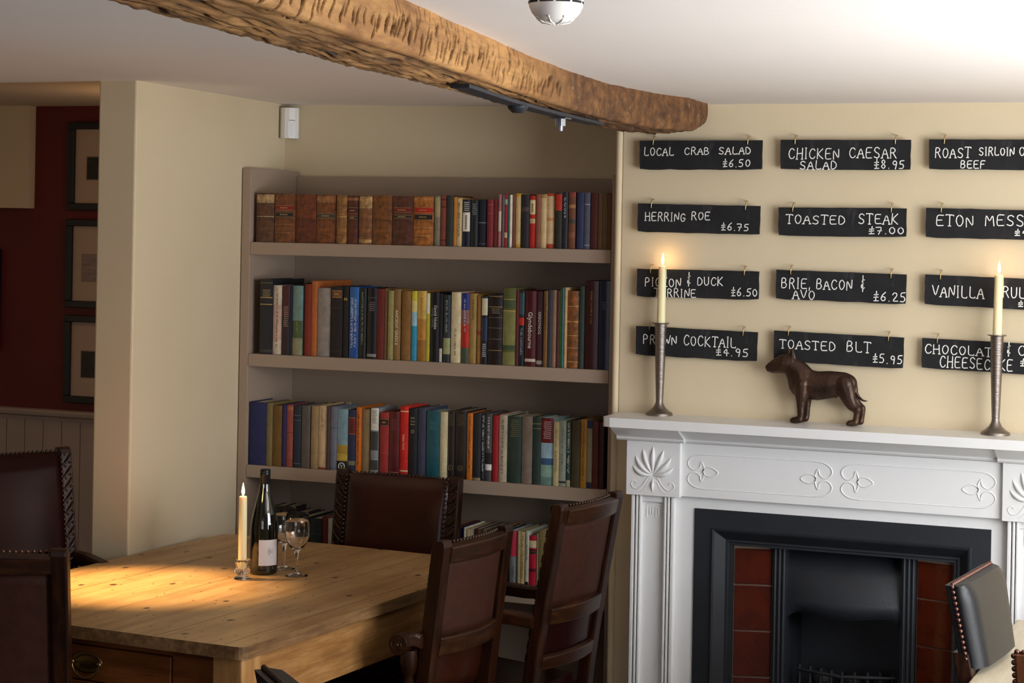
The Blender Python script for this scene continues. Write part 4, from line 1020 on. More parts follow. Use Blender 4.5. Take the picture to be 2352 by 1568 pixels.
for s in (0, 1):
    for k in range(6):
        zt = .815 - .14 * k - (0 if k == 0 else .0)
        zt = [.818, .712, .578, .444, .31, .176][k]; zl = [.714, .580, .446, .312, .178, .044][k]
        x0, x1 = (ti0 + .004, ti0 + .108) if s == 0 else (ti1 - .108, ti1 - .004)
        y0, y1 = (NTI, NTI + .028) if s == 0 else (NTI + .028, NTI)
        m = MB(); P = lambda u, y, z: (u - ox, y - oy, z)
        m.add([P(x0, y0, zl), P(x1, y1, zl), P(x1, y1, zt), P(x0, y0, zt), P(x0, y0 + .008, zl), P(x1, y1 + .008, zl), P(x1, y1 + .008, zt), P(x0, y0 + .008, zt)], [(0, 1, 2, 3), (7, 6, 5, 4), (0, 4, 5, 1), (1, 5, 6, 2), (2, 6, 7, 3), (3, 7, 4, 0)])
        m.build('tile', TILE, t, bevel=.002)
    m = MB(); x0, x1 = (ti0, ti0 + .11) if s == 0 else (ti1 - .11, ti1)
    y0, y1 = (NTI + .004, NTI + .032) if s == 0 else (NTI + .032, NTI + .004)
    m.add([P(x0, y0, 0), P(x1, y1, 0), P(x1, y1, .828), P(x0, y0, .828)], [(0, 1, 2, 3)]); m.build('tile_backing', GROUT, t, fixn=False)
    # reeded iron upright beside the tiles
    m = MB(); a, b = (ti0 + .112, ti0 + .152) if s == 0 else (ti1 - .152, ti1 - .112)
    fb(m, a, b, NTI + .02, NTI + .06, 0, .83)
    for q in range(3): m.lathe([(.005, 0), (.005, .83)], ((a + .007 + q * .013) - ox, NTI + .02 - oy, 0), 10)
    m.build('reeded_upright', IRON, t)
hx0, hx1 = ti0 + .148, ti1 - .148
m = MB(); rings = []
K = 48
for k in range(K + 1):
    q = k / K; u = hx0 + (hx1 - hx0) * q
    d = abs(2 * q - 1)
    zbm = .628 + float(np.interp(d, [0, .15, .35, .55, .7, .8, .9, .96, 1], [.008, .009, .012, .016, .018, .016, .006, -.006, -.012]))
    bulge = .03 * (1 - d ** 2)
    rings.append([P(u, NTI + .075 - bulge * 0, .828), P(u, NTI + .05 - bulge * .6, .75), P(u, NTI + .035 - bulge, .68), P(u, NTI + .032 - bulge, zbm), P(u, NTI + .045 - bulge, zbm), P(u, NTI + .06 - bulge * .6, .75), P(u, NTI + .085, .828)])
m.loft(rings, 0, True); m.build('hood', IRON, t)
m = MB(); fb(m, hx0 - .01, hx1 + .01, NTI + .24, NTI + .26, 0, .83); fb(m, hx0 - .012, hx0, NTI + .06, NTI + .26, 0, .83); fb(m, hx1, hx1 + .012, NTI + .06, NTI + .26, 0, .83); fb(m, hx0 - .012, hx1 + .012, NTI + .06, NTI + .26, .83, .84)
m.build('firebox', IRON, t)
m = MB()
for k in range(5): m.lathe([(.006, 0), (.006, hx1 - hx0 - .06)], (0, 0, 0), 8)
m = MB()
for k in range(4): m.tube([(hx0 - ox + .03, NTI + .09 - oy, .30 + .055 * k), (UC - ox, NTI + .04 - oy, .30 + .055 * k), (hx1 - ox - .03, NTI + .09 - oy, .30 + .055 * k)], .006, 8)
for k in range(9):
    q = -1 + 2 * k / 8; m.tube([(q * (hx1 - hx0 - .07) / 2, NTI + .04 + .05 * abs(q) - oy, .28), (q * (hx1 - hx0 - .07) / 2, NTI + .04 + .05 * abs(q) - oy, .48)], .005, 8)
m.build('grate', IRON, t)
m = MB(); rr = random.Random(5)
fb(m, hx0 + .02, hx1 - .02, NTI + .1, NTI + .235, .27, .32)
m.build('grate_floor', IRON, t)
for k in range(7):
    c = (UC + ((k - 1.5) * .088 if k < 4 else (k - 5) * .088), NTI + .165, .355 if k < 4 else .428); m = MB(); m.ball((0, 0, 0), .034, 9, 6, sc=(rr.uniform(.85, 1.1), .9, rr.uniform(.8, .95)))
    m.v = [tuple(Vector(v) * (1 + .22 * noise.noise(Vector(v) * 60 + Vector((k, 0, 0))))) for v in m.v]
    tag(m.build('coal', mottled('coal_%d' % k, '#060606', '#141210', 20, .7, .3), loc=c), 'black lump of coal heaped in the fire grate', 'coal', 'coals in the fire grate')

# ------------------------------------------------------------------ candles
def flame_parts(parent, z, light):
    m = MB(); m.lathe([(.0008, z - .002), (.0008, z + .008)], seg=6); m.build('wick', DARKGAP, parent)
    m = MB(); m.lathe([(.0005, z + .002), (.0036, z + .008), (.0046, z + .013), (.0036, z + .022), (.0018, z + .031), (.0003, z + .038)], seg=14); m.build('flame', FLAME, parent)
    l = point('candle_light', (0, 0, z + .018), light, (1, .58, .25), .012); l.parent = parent
def candlestick(px, py, prim, ptop, label1, label2):
    p = on_z(px, py, Z_M)
    d = -p.x * math.sin(YAW) + p.y * math.cos(YAW)
    hz = lambda y: (py - y) * d / F_PX
    hr, hc = hz(prim), hz(ptop)
    t = thing('candlestick', label1, 'candlestick', (p.x, p.y, Z_M), 0, 'pewter candlesticks on the mantel')
    m = MB()
    m.lathe([(.040, 0), (.0405, .004), (.038, .008), (.028, .014), (.0175, .024), (.0115, .036), (.0105, .044)], seg=32); m.build('foot', PEWTER, t)
    m = MB(); pr = []
    k = 0
    nseg = 90
    for i in range(nseg + 1):
        q = i / nseg; z = .040 + (hr - .042) * q; r = .0103 + .0077 * q ** .8; r += .00035 * math.sin(i * 2.1)
        pr.append((r, z))
    m.lathe(pr, seg=28); m.build('stem', PEWTER, t)
    m = MB(); m.lathe([(.016, hr - .004), (.0255, hr - .0018), (.0262, hr), (.0135, hr), (.0135, hr - .012)], seg=32); m.build('rim', PEWTER, t)
    c = thing('candle', label2, 'candle', (p.x, p.y, Z_M + hr - .006), 0, 'lit taper candles on the mantel')
    H = hc - hr + .006
    m = MB(); m.lathe([(.0124, 0), (.0122, H * .5), (.0112, H - .004), (.010, H - .001), (.007, H)], seg=20)
    m.tube([(.0112, -.003, H - .002), (.0122, -.003, H - .03), (.0126, -.003, H - .05)], [.0016, .0018, .0008], 6)
    m.build('wax', WAX, c); flame_parts(c, H, .13)
    c.rotation_euler = (0, math.radians(.7), 0)
candlestick(1514, 953, 741, 610, 'tall ribbed pewter candlestick at the left end of mantel', 'lit cream candle in the left pewter candlestick')
candlestick(2286, 998, 769, 630, 'tall ribbed pewter candlestick at the right end of mantel', 'lit cream candle in the right pewter candlestick')

# ------------------------------------------------------------------ bronze dog
def dog():
    pc = on_z(1895, 974.5, Z_M); y0 = pc.y
    SX, SZ = 6.817 * 787, 6.817 * 849
    def pt(zx, zy, off=0): return ((zx - 1130) / SX, off, (1352 - (zy - .052 * (zx - 700))) / SZ)
    ch = []
    def chain(L, off=0, ys=1.0):
        P = [(Vector(pt(a, b, (off if not isinstance(off, list) else off[i]))), r / SX * 1.04) for i, (a, b, r) in enumerate(L)]
        for (p, r), (q, s) in zip(P[:-1], P[1:]):
            n = max(2, int((q - p).length / .003))
            for k in range(n + 1): ch.append((p.lerp(q, k / n), r + (s - r) * k / n, ys))
    h = -.004
    chain([(222, 434, 44), (300, 430, 92), (400, 394, 124), (480, 375, 146), (560, 375, 140)], h, .8)
    chain([(235, 470, 40), (330, 470, 52), (440, 455, 70)], h, .8)
    chain([(520, 380, 138), (620, 440, 150), (700, 540, 190), (760, 660, 225)], [h, h, 0, 0], .74)
    chain([(700, 640, 150), (770, 700, 225), (1000, 748, 216), (1200, 728, 203), (1400, 705, 165), (1470, 715, 145)], 0, .72)
    chain([(1240, 900, 40), (1290, 925, 26)], 0, 1)
    for sg, dx in ((-1, 0), (1, 42)):
        o_ = sg * .019
        chain([(780 + dx, 720, 120), (775 + dx, 880, 100), (772 + dx, 1000, 72), (770 + dx, 1120, 58), (772 + dx, 1240, 50), (760 + dx, 1292, 52)], o_, .8)
        chain([(760 + dx, 1296, 52), (700 + dx, 1306, 52), (650 + dx, 1312, 44)], o_, 1.05)
        for q in (-.0055, 0, .0055): chain([(680 + dx, 1312, 28), (640 + dx, 1318, 30)], o_ + q, 1)
        dx2 = 0 if sg < 0 else 38
        chain([(1420, 740, 150), (1475, 870, 128), (1515 + dx2 * .4, 980, 100), (1560 + dx2 * .6, 1060, 82), (1640 + dx2 * .7, 1130, 60)], [sg * .012, sg * .015, sg * .018, sg * .019, sg * .019], .62)
        chain([(1645 + dx2 * .7, 1125, 58), (1640 + dx2, 1200, 48), (1628 + dx2, 1290, 46), (1622 + dx2, 1345, 48)], o_, .85)
        chain([(1622 + dx2, 1345, 46), (1560 + dx2, 1352, 48), (1525 + dx2, 1356, 42)], o_, 1.05)
        for q in (-.0055, 0, .0055): chain([(1550 + dx2, 1358, 28), (1508 + dx2, 1364, 28)], o_ + q, 1)
        # ears
        ex, eo = (610, -.010) if sg < 0 else (520, .010)
        chain([(ex + 5, 285, 60), (ex, 215, 46), (ex - 4, 155, 28), (ex - 8, 112, 9)], eo, .5)
    chain([(1560, 720, 50), (1592, 790, 36), (1606, 860, 27), (1640, 930, 23), (1700, 985, 19), (1745, 998, 15), (1778, 996, 9)], 0, 1)
    m = MB()
    for p, r, ys in ch: m.ball((p.x, p.y, p.z), r, 12, 8, sc=(1, ys, 1))
    o = m.build('dog_tmp', BRONZE)
    md = o.modifiers.new('r', 'REMESH'); md.mode = 'VOXEL'; md.voxel_size = .0016
    md = o.modifiers.new('s', 'SMOOTH'); md.factor = .5; md.iterations = 9
    dg = bpy.context.evaluated_depsgraph_get(); me = bpy.data.meshes.new_from_object(o.evaluated_get(dg))
    bpy.data.objects.remove(o)
    zs = min(v.co.z for v in me.vertices)
    for v in me.vertices: v.co.z -= zs
    for p in me.polygons: p.use_smooth = True
    me.name = 'dog_statue'
    o = bpy.data.objects.new('dog_statue', me); COL.objects.link(o); o.location = (pc.x, y0, Z_M + .0003)
    tag(o, 'dark bronze bull terrier statue standing on the mantel shelf', 'statue')
    for sg in (-1,):
        MB().tube([Vector(pt(a, b, c)) - Vector((0, 0, zs)) for a, b, c in ((212, 455, -.008), (260, 474, -.0165), (330, 478, -.0195), (410, 470, -.0215), (470, 455, -.0225))], .0007, 6).build('mouth_line', plain('#0f0a08', .6), o)
        p = pt(385, 280); e = MB(); e.ball((p[0], h - .0195, p[2] - zs), .0032, 8, 6); e.build('eye', plain('#0a0706', .2), o)
        p = pt(610, 205); e = MB(); e.tube([(p[0], h - .0105, p[2] - zs + .012), (p[0] + .001, h - .0125, p[2] - zs), (p[0] + .002, h - .012, p[2] - zs - .012)], [.001, .0035, .002], 8, flat=(1, .6), up=(0, 1, 0)); e.build('ear_hollow', plain('#120c0a', .6), o)
dog()

# ------------------------------------------------------------------ dining table
TZ = .77
def table():
    W, L, rot = .98, 1.36, math.radians(-4)
    ax = Vector((math.cos(rot), math.sin(rot), 0)); ay = Vector((-math.sin(rot), math.cos(rot), 0))
    NR = Vector((-2.236, 3.93, 0)); c = NR - ax * (W / 2) + ay * (L / 2)
    t = thing('dining_table', 'old scrubbed pine dining table with a drawer, under warm spotlight', 'table', c, rot)
    m = MB(); n = 5; pw = W / n
    r = .022
    outl = []
    for cx, cy, a0 in ((W / 2 - r, L / 2 - r, 0), (-W / 2 + r, L / 2 - r, 90), (-W / 2 + r, -L / 2 + r, 180), (W / 2 - r, -L / 2 + r, 270)):
        for k in range(5):
            a = math.radians(a0 + 90 * k / 4); outl.append((cx + r * math.cos(a), cy + r * math.sin(a)))
    # worn wavy edge
    res = []
    for i in range(len(outl)):
        p, q = Vector(outl[i]), Vector(outl[(i + 1) % len(outl)]); k = max(1, int((q - p).length / .03))
        for j in range(k): res.append(p.lerp(q, j / k))
    res = [(p.x + .003 * noise.noise((p.x * 7, p.y * 7, 0)), p.y + .003 * noise.noise((p.x * 7, p.y * 7, 5))) for p in res]
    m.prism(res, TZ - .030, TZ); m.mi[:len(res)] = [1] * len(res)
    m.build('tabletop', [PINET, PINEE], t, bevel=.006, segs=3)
    m = MB()
    for x in (-.285, -.04, .24, .43):
        m.box(x - .0005, x + .0005, -L / 2 + .012, L / 2 - .012, TZ - .001, TZ + .00025)
    m.build('board_seams', plain('#4a2f18', .8), t)
    ins = .028; h0 = TZ - .03; hb = .612
    for sx in (-1, 1):
        MB().box(sx * (W / 2 - ins) - .012, sx * (W / 2 - ins) + .012, -L / 2 + .07, L / 2 - .07, hb, h0).build('side_apron', PINEY, t, bevel=.002)
        for sy in (-1, 1):
            x, y = sx * (W / 2 - ins - .025), sy * (L / 2 - ins - .025); s = .04; m = MB()
            rings = [[(x + a * w, y + b * w, z) for a, b in ((-1, -1), (1, -1), (1, 1), (-1, 1))] for z, w in ((0, .024), (.05, .028), (hb - .05, s), (h0, s))]
            m.loft(rings, 0, False); m.build('leg', PINEZ, t, bevel=.003)
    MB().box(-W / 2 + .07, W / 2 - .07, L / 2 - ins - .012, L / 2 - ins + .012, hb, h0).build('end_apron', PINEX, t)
    yb = -L / 2 + ins
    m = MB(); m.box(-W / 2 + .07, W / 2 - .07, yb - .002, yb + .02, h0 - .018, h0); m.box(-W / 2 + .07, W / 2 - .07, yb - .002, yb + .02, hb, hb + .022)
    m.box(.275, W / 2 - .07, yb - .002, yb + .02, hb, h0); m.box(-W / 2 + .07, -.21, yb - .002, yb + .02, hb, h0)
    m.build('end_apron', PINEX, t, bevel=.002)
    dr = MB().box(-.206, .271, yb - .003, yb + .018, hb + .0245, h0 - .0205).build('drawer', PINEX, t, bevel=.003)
    hx_, hz_ = .028, (hb + h0) / 2 + .004
    m = MB(); m.loft([[(hx_ + a * math.cos(2 * PI * k / 28), yb - .003 - d, hz_ + b * math.sin(2 * PI * k / 28)) for k in range(28)] for a, b, d in ((.044, .026, -.001), (.044, .026, .002), (.038, .021, .003), (.034, .017, .0015), (.030, .013, .003), (.01, .005, .004))])
    hd = m.build('backplate', plain('#7a6238', .35, .9), dr)
    m = MB(); pts = [(hx_ + .040 * math.cos(a), yb - .012, hz_ - .002 + .034 * math.sin(a)) for a in [PI + PI * k / 14 for k in range(15)]]
    m.tube(pts, .0032, 8, up=(0, 1, 0)); m.ball((hx_ - .040, yb - .010, hz_), .007); m.ball((hx_ + .040, yb - .010, hz_), .007); m.build('bail_handle', plain('#8a744a', .3, .9), dr)
table()

# ------------------------------------------------------------------ things on the table
def zsz(p): return (-p.x * math.sin(YAW) + p.y * math.cos(YAW)) / F_PX
p = on_z(605, 1316, TZ); k = zsz(p)
t = thing('wine_bottle', 'dark wine bottle with a white label standing on the pine table', 'bottle', (p.x, p.y, TZ), math.radians(20))
m = MB(); m.lathe([(.030, 0), (.0365, .002), (.0385, .006), (.0388, .012), (.0388, .118), (.0378, .136), (.0345, .158), (.0290, .182), (.0228, .206), (.0175, .226), (.0150, .240), (.0138, .252), (.0136, .276)], seg=40); m.build('glass', BGLASS, t)
m = MB(); m.lathe([(.0142, .232), (.0141, .272), (.0145, .2725), (.0146, .279), (.0141, .2795), (.0144, .281), (.0144, .288), (.0125, .2895)], seg=28); m.build('foil_capsule', plain('#1d2124', .32, .5), t)
m = MB(); vs = []; a0, a1 = math.radians(-102), math.radians(-16)
for i in range(17):
    a = a0 + (a1 - a0) * i / 16; vs += [(.0392 * math.cos(a), .0392 * math.sin(a), .027), (.0392 * math.cos(a), .0392 * math.sin(a), .098)]
m.add(vs, [(2 * i, 2 * i + 2, 2 * i + 3, 2 * i + 1) for i in range(16)], 0, True); lb = m.build('label', plain('#d9d3d6', .6), t, fixn=False)
m = MB(); R = .0395
def onb(a, z): a = math.radians(a); return (R * math.cos(a), R * math.sin(a), z)
m.tube([onb(-62 + 1.6 * i, .066 + .006 * math.sin(i * 1.1) + (.006 if i == 2 else 0)) for i in range(15)], .0003, 5)
m.tube([onb(-60 + 5 * math.sin(i * .6), .064 + .008 * math.cos(i * .6)) for i in range(11)], .0003, 5)
m.tube([onb(-52 + 2 * i, .050) for i in range(9)], .00025, 5)
m.build('label_script', plain('#7a7478', .6), lb)
def wineglass(px, py, H, label):
    p = on_z(px, py, TZ)
    t = thing('wine_glass', label, 'glass', (p.x, p.y, TZ), 0, 'wine glasses on the pine table')
    s = H / .172
    out = [(.0310, .0008), (.0312, .0018), (.020, .0036), (.008, .0075), (.0052, .013), (.0042, .030), (.0045, .050), (.0060, .064), (.0105, .0715), (.020, .080), (.029, .094), (.0345, .112), (.0358, .128), (.0340, .150), (.0312, .172)]
    inn = [(.0300, .1722), (.0328, .150), (.0346, .128), (.0333, .112), (.0278, .095), (.019, .083), (.010, .0765), (.0005, .0745)]
    m = MB(); m.lathe([(.0005, .0002)] + [(r * s, z * s) for r, z in out + inn], seg=40, caps=True)
    m.build('glass', GLASS, t)
    return t
wineglass(681, 1322, .173, 'empty stemmed wine glass, the nearer of the two by the bottle')
wineglass(652, 1306, .173, 'empty stemmed wine glass behind the nearer glass, beside bottle')
p = on_z(556, 1330, TZ)
t = thing('candle_holder', 'small ribbed clear glass candle holder on the pine table', 'candle holder', (p.x, p.y, TZ))
m = MB(); prof = [(.0005, .0003), (.0215, .0005), (.0225, .003), (.019, .007), (.0125, .011), (.014, .015), (.0195, .020), (.0205, .026), (.0165, .031), (.0165, .036), (.0195, .044), (.0215, .053), (.0212, .055), (.0195, .055), (.0170, .046), (.0128, .036), (.0128, .022), (.0005, .0215)]
seg = 48
rings = [[(r * (1 + (.045 if 2 < i < 13 else 0) * math.cos(12 * 2 * PI * j / seg)) * math.cos(2 * PI * j / seg), r * (1 + (.045 if 2 < i < 13 else 0) * math.cos(12 * 2 * PI * j / seg)) * math.sin(2 * PI * j / seg), z) for j in range(seg)] for i, (r, z) in enumerate(prof)]
m.loft(rings, 0, True); m.build('glass', GLASS, t)
c = thing('candle', 'lit cream candle in the glass holder on the table', 'candle', (p.x, p.y, TZ + .0225))
H = .205
m = MB(); m.lathe([(.0117, 0), (.0117, .01), (.0115, H * .6), (.0108, H - .004), (.0098, H - .001), (.007, H - .0005)], seg=22); m.build('wax', WAX, c); flame_parts(c, H - .002, .2)
c.rotation_euler = (0, math.radians(-.4), 0)

# ------------------------------------------------------------------ chairs
def carver(label, mid, fwd, H, W, lean, panel=.24, low=False, arm_z=.70, arm_len=.22, arms=True, sup=None, arm_drop=0, mid_h=.045, group='leather backed dining chairs', leather=None, armx=.0):
    """carved oak armchair with studded leather back; local +y is forward, z up, back posts pass y = 0 at seat height"""
    f = Vector((*fwd, 0)).normalized()
    o = Vector((*mid, 0)) + f * lean
    t = thing('armchair', label, 'chair', o, math.atan2(f.y, f.x) - PI / 2, group)
    SZ = .45; hw = W / 2; pw, pd = .020, .018
    leather = leather or LEATH
    def yb(z):
        if z < SZ: return -.07 * ((SZ - z) / SZ) ** 1.3
        return -lean * ((z - SZ) / (H - SZ)) ** 1.15
    bow = lambda q: -.022 * (1 - (2 * q - 1) ** 2)    # rails bow backwards in plan
    for sx in (-1, 1):
        x = sx * (hw - pw); m = MB(); rings = []
        zs = [0, .1, .2, .3, .4, SZ, .5, .55, .6, .65, .7, .75, .8, .85, .9, .95, H - .03, H - .016, H - .006, H]
        zs = sorted({z for z in zs if z <= H})
        for z in zs:
            tp = 1 if z < H - .02 else (.97 if z < H - .01 else (.85 if z < H - .002 else .55))
            w = pw * (1 if z > .2 else .9); d = pd * tp
            y = yb(z)
            rings.append([(x - w, y - d, z), (x + w, y - d, z), (x + w, y + d, z), (x - w, y + d, z)])
        m.loft(rings, 0, False); po = m.build('back_post', OAKD, t, bevel=.005, segs=2)
        # carved front of the post: slanting leaf ridges
        m = MB(); z = .56; k = 0
        while z < H - .03:
            y = yb(z) + pd + .001; y2 = yb(z + .03) + pd + .001
            m.tube([(x - .014 * sx, y, z), (x, y + .003, z + .012), (x + .014 * sx, y2, z + .032)], [.002, .0055, .0025], 7, up=(0, 1, 0))
            m.ball((x + .010 * sx, yb(z + .006) + pd, z + .006), .0045, 7, 5)
            m.ball((x - .006 * sx, yb(z + .03) + pd, z + .03), .0038, 7, 5)
            z += .034
        m.build('carving', OAKDX, po)
    inn = hw - 2 * pw + .004
    def rail(name, z0, z1, th=.016, mat=OAKDX, bowk=1.0, arch=0.0):
        m = MB(); rings = []; K = 16
        for k in range(K + 1):
            q = k / K; x = -inn + 2 * inn * q; dz = arch * (1 - (2 * q - 1) ** 2)
            ya, yc = yb(z0) + bow(q) * bowk, yb(z1) + bow(q) * bowk
            rings.append([(x, ya - th, z0 + dz * 0), (x, ya + th * .6, z0), (x, yc + th * .6, z1 + dz), (x, yc - th * .2, z1 + dz), (x, yc - th, z1 + dz - .006)])
        m.loft(rings, 0, False); return m.build(name, mat, t, bevel=.003)
    zt = H - .012; pt_, pb = H - .058, H - .058 - panel
    rail('top_rail', pt_, zt, .020, arch=.004)
    rail('middle_rail', pb - mid_h, pb, .020)
    if low: rail('lower_rail', pb - mid_h - .125, pb - mid_h - .085, .018)
    # leathercloth panel seen from behind
    def sheet(name, z0, z1, off, mat, parent, thick=.004, puff=0.0, xin=inn, sm=True):
        m = MB(); K, J = 14, 10
        front, back = [], []
        for j in range(J + 1):
            zz = z0 + (z1 - z0) * j / J; e2 = 1 - (2 * j / J - 1) ** 4
            front.append([]); back.append([])
            for k in range(K + 1):
                q = k / K; e1 = 1 - (2 * q - 1) ** 4; x = -xin + 2 * xin * q
                y = yb(zz) + bow(q) * .9 + off
                front[-1].append((x, y + thick + puff * e1 * e2, zz)); back[-1].append((x, y, zz))
        w = K + 1; vs = [p for r in front for p in r] + [p for r in back for p in r]; n = len(vs) // 2; fs = []
        for j in range(J):
            for k in range(K):
                a = j * w + k; fs += [(a, a + 1, a + w + 1, a + w), (n + a, n + a + w, n + a + w + 1, n + a + 1)]
        for k in range(K): fs += [(k, n + k, n + k + 1, k + 1), (J * w + k, J * w + k + 1, n + J * w + k + 1, n + J * w + k)]
        for j in range(J): fs += [(j * w, (j + 1) * w, n + (j + 1) * w, n + j * w), (j * w + K, n + j * w + K, n + (j + 1) * w + K, (j + 1) * w + K)]
        m.add(vs, fs, 0, sm); return m.build(name, mat, parent)
    sheet('back_panel', pb - .004, pt_ + .004, -.007, PANELL, t)
    if low: sheet('lower_panel', pb - mid_h - .086, pb - mid_h + .004, -.004, LEATHD, t)
    padb = SZ + .10 if not low else SZ + .09
    pad = sheet('back_pad', padb, H - .010, .013, leather, t, .006, .022)
    m = MB(); z = padb + .01
    while z < H - .015:
        for sx in (-1, 1): m.ball((sx * (inn - .006), yb(z) + .022, z), .0048, 7, 5)
        z += .0135
    x = -inn + .012
    while x < inn - .01:
        m.ball((x, yb(H - .006) + bow((x + inn) / (2 * inn)) * .9 + .010, H - .008), .0048, 7, 5); x += .0135
    m.build('nail_studs', STUDD if leather is not LEATHT else STUD, pad)
    # seat
    fw = hw + .035; dpt = .43
    m = MB(); poly = [(-hw, -.02), (hw, -.02), (fw, dpt), (-fw, dpt)]
    m.prism(poly, SZ - .065, SZ - .002); m.build('seat_frame', OAKDX, t, bevel=.004)
    m = MB(); m.prism([(-hw + .045, .02), (hw - .045, .02), (fw - .01, dpt - .012), (-fw + .01, dpt - .012)], SZ - .001, SZ + .032); m.build('seat', LEATHD, t, bevel=.014, segs=4)
    for sx in (-1, 1):
        xl = sx * (fw - .03)
        m = MB(); m.lathe([(.020, 0), (.024, .02), (.016, .045), (.020, .07), (.026, .16), (.021, .25), (.016, .29), (.025, .30), (.025, .32), (.026, .385)], (xl, dpt - .035, 0), 18); m.build('front_leg', OAKD, t)
        m = MB(); m.tube([(sx * (hw - pw), -.04, .17), (xl, dpt - .035, .17)], .013, 8); m.build('stretcher', OAKDY, t)
        if not arms: continue
        # arm with scrolled end on a turned support
        xa0, xa1 = sx * (hw - .006), sx * (hw + .018 + armx); m = MB(); rings = []; r = .026
        pth = [(0, 0), (.2, .006), (.45, .004), (.7, -.002), (.9, .0), (1.0, .001)]
        for q, dz in pth:
            x = xa0 + (xa1 - xa0) * min(1, q * 1.6); y = yb(arm_z) + .012 + q * arm_len; z = arm_z + dz - arm_drop * q
            rings.append([(x - .021, y, z - .034), (x + .021, y, z - .034), (x + .021, y, z - .006), (x + .013, y, z), (x - .013, y, z), (x - .021, y, z - .006)])
        m.loft(rings, 0, False)
        yc, zc = yb(arm_z) + .012 + arm_len, arm_z - arm_drop - r + .001
        cyl = []
        for k in range(22):
            a = 2 * PI * k / 22; cyl.append((yc + r * math.cos(a), zc + r * math.sin(a)))
        m.prism(cyl, xa1 - .023, xa1 + .023, axis='x')
        ar = m.build('arm', OAKDY, t, bevel=.003)
        for xs in (-.0235, .0235):
            m = MB()
            sp = [(xa1 + xs, yc + (r - .003 - .0016 * k) * math.cos(PI / 2 - k * .62), zc + (r - .003 - .0016 * k) * math.sin(PI / 2 - k * .62)) for k in range(13)]
            m.tube(sp, .0024, 6, up=(1, 0, 0)); m.ball((xa1 + xs, yc, zc), .006, 8, 6)
            m.build('scroll_carving', OAKD, ar)
        ys = sup if sup else yc - .02
        top = zc - r * .7 if not sup else arm_z - .03 - arm_drop * .5
        hS = top - (SZ - .01)
        m = MB(); m.lathe([(.017, 0), (.019, .012), (.013, .02), (.015, .03), (.020, hS * .4), (.017, hS * .62), (.012, hS * .74), (.018, hS * .78), (.022, hS * .88), (.020, hS + .004)], (xa1, ys, SZ - .01), 16); m.build('arm_support', OAKD, t)
    m = MB(); m.tube([(-(fw - .05), .2, .17), (fw - .05, .2, .17)], .013, 8); m.build('stretcher', OAKDX, t)
    return t
carver('carved oak armchair with oxblood leather back at the left end of table', (-3.392, 4.585), (.93, -.36), 1.085, .43, .075, arm_z=.79, arm_drop=.045, arm_len=.25, leather=LEATHD)
carver('dark oak chair seen from behind at the near left corner, copper studs along top', (-2.765, 3.65), (-.363, .932), 1.0, .41, .08, panel=.30, arms=False, leather=LEATHT)
carver('carved oak armchair with leather back between the table and the bookcase', (-2.578, 5.475), (-.02, -1), .982, .425, .055, arm_z=.70, arm_len=.2)
carver('oak armchair with rolled arm beside the table, nearer of the two facing left', (-1.968, 4.64), (-.993, .115), .957, .36, .056, panel=.185, arm_z=.722, arm_len=.05, mid_h=.052)
carver('taller oak armchair with two back panels next to the fireplace', (-1.818, 5.09), (-.99, .14), 1.003, .365, .09, panel=.225, low=True, arm_z=.70, arm_len=.34, sup=.13, mid_h=.05)

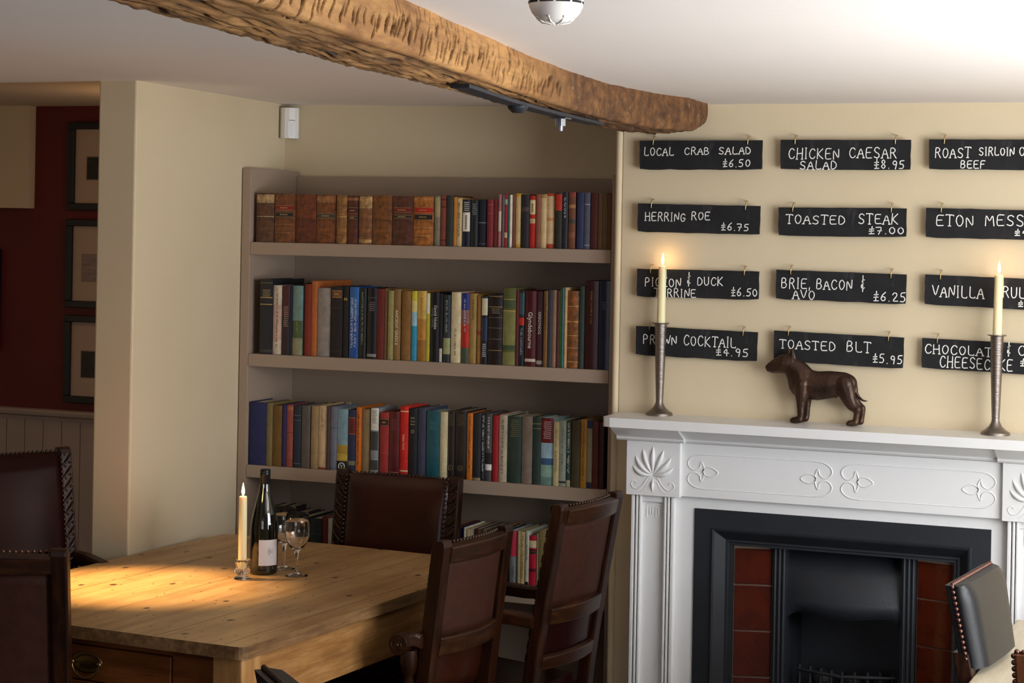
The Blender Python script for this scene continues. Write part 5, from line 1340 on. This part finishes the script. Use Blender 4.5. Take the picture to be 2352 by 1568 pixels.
def side_chair(label, mid, fwd, H, W, lean, leather, stud=STUD, pad_b=.60, rear=None, taper=.02, board_b=None, thick=1.0):
    f = Vector((*fwd, 0)).normalized(); o = Vector((*mid, 0)) + f * lean
    t = thing('side_chair', label, 'chair', o, math.atan2(f.y, f.x) - PI / 2, 'studded leather side chairs')
    SZ = .46; hw = W / 2
    yb = lambda z: -lean * (z - SZ) / (H - SZ)
    wz = lambda z: hw - taper * (H - z) / (H - pad_b)
    m = MB(); K, J = 12, 10; fr = []; bk = []
    for j in range(J + 1):
        z = pad_b + (H - pad_b) * j / J
        row = []
        for k in range(K + 1):
            q = -1 + 2 * k / K
            ed = min(1, (1 - abs(q)) / .14) ; et = min(1, (H - z) / .03 + .12)
            y = yb(z) + (.012 + .020 * math.sqrt(max(0, ed * (2 - ed))) * math.sqrt(min(1, et)) + .006 * (1 - q * q)) * thick
            row.append((wz(z) * q, y, z - .004 * (1 - ed)))
        fr.append(row)
    ring = []
    for j in range(J + 1):
        z = fr[j][0][2]; zz = pad_b + (H - pad_b) * j / J
        ring.append(fr[j] + [(wz(zz), yb(zz) - .004, zz), (-wz(zz), yb(zz) - .004, zz)])
    m.loft(ring, 0, True); pad = m.build('back_pad', leather, t)
    m = MB()
    m.loft([[(-wz(z) * .985, yb(z) - .024, z), (wz(z) * .985, yb(z) - .024, z), (wz(z) * .985, yb(z) - .004, z), (-wz(z) * .985, yb(z) - .004, z)] for z in (board_b or pad_b, (pad_b + H) / 2, H - .003)], 0, False)
    m.build('back_board', rear or leather, t, bevel=.004)
    m = MB(); z = (board_b or pad_b) + .006
    while z < H - .004:
        for sx in (-1, 1): m.ball((sx * (wz(z) + .0005), yb(z) - .006, z), .0058, 8, 6)
        z += .0125
    x = -wz(H) + .006
    while x < wz(H): m.ball((x, yb(H) - .006, H), .0058, 8, 6); x += .0125
    m.build('nail_studs', stud, pad)
    for sx in (-1, 1):
        m = MB(); m.loft([[(sx * (hw - .03) + a * .016, y + b * .018, z) for a, b in ((-1, -1), (1, -1), (1, 1), (-1, 1))] for z, y in ((0, -.06), (.25, -.012), (SZ, 0), (SZ + .03, -.012), (pad_b + .03, yb(pad_b + .03) - .016))], 0, False); m.build('rear_leg', OAKD, t, bevel=.003)
        m = MB(); m.loft([[(sx * (hw - .005) + a * w, .39 + b * w, z) for a, b in ((-1, -1), (1, -1), (1, 1), (-1, 1))] for z, w in ((0, .014), (SZ - .06, .02))], 0, False); m.build('front_leg', OAKD, t, bevel=.003)
    m = MB(); m.prism([(-hw + .01, -.01), (hw - .01, -.01), (hw + .02, .42), (-hw - .02, .42)], SZ - .06, SZ); m.build('seat_frame', OAKDX, t, bevel=.003)
    m = MB(); m.prism([(-hw + .015, .03), (hw - .015, .03), (hw + .022, .425), (-hw - .022, .425)], SZ, SZ + .035); m.build('seat', leather, t, bevel=.012, segs=3)
side_chair('black leather side chair with copper studs in front of the fireplace', (-.705, 4.66), (1, -.10), .953, .35, .09, LEATHG, pad_b=.768, board_b=.68)
side_chair('black leather chair whose top corner shows at the bottom of table', (-1.578, 2.945), (.73, .68), .95, .38, .10, LEATHG, stud=STUDD)
side_chair('tan leather chair with studs at the bottom right corner of picture', (-.312, 3.83), (0, 1), .952, .38, .06, LEATHT, rear=LEATHT)

# second table at the right
def table2():
    u0, u1, n0, n1 = -.68, .15, 4.0, 5.22; z = .75
    t = thing('dining_table', 'pale topped table at the bottom right beside the fireplace', 'table', ((u0 + u1) / 2, (n0 + n1) / 2, 0))
    w, l = (u1 - u0) / 2, (n1 - n0) / 2
    MB().box(-w, w, -l, l, z - .028, z).build('tabletop', PALET, t, bevel=.006, segs=3)
    m = MB(); i = .06
    for bx in ((-w + i, w - i, -l + i, -l + i + .02), (-w + i, w - i, l - i - .02, l - i), (-w + i, -w + i + .02, -l + i, l - i), (w - i - .02, w - i, -l + i, l - i)): m.box(*bx, z - .12, z - .029)
    m.build('apron', PINEX, t)
    for sx in (-1, 1):
        for sy in (-1, 1):
            m = MB(); x, y = sx * (w - i - .02), sy * (l - i - .02); m.box(x - .03, x + .03, y - .03, y + .03, 0, z - .029); m.build('leg', PINEZ, t, bevel=.004)
table2()
_d = [l for l in set(ALL_LABELS) if ALL_LABELS.count(l) > 1]
_w = [l for l in ALL_LABELS if not 4 <= len(l.replace(',', ' ').split()) <= 16]
if _d or _w: print('LABELS', _d, _w)
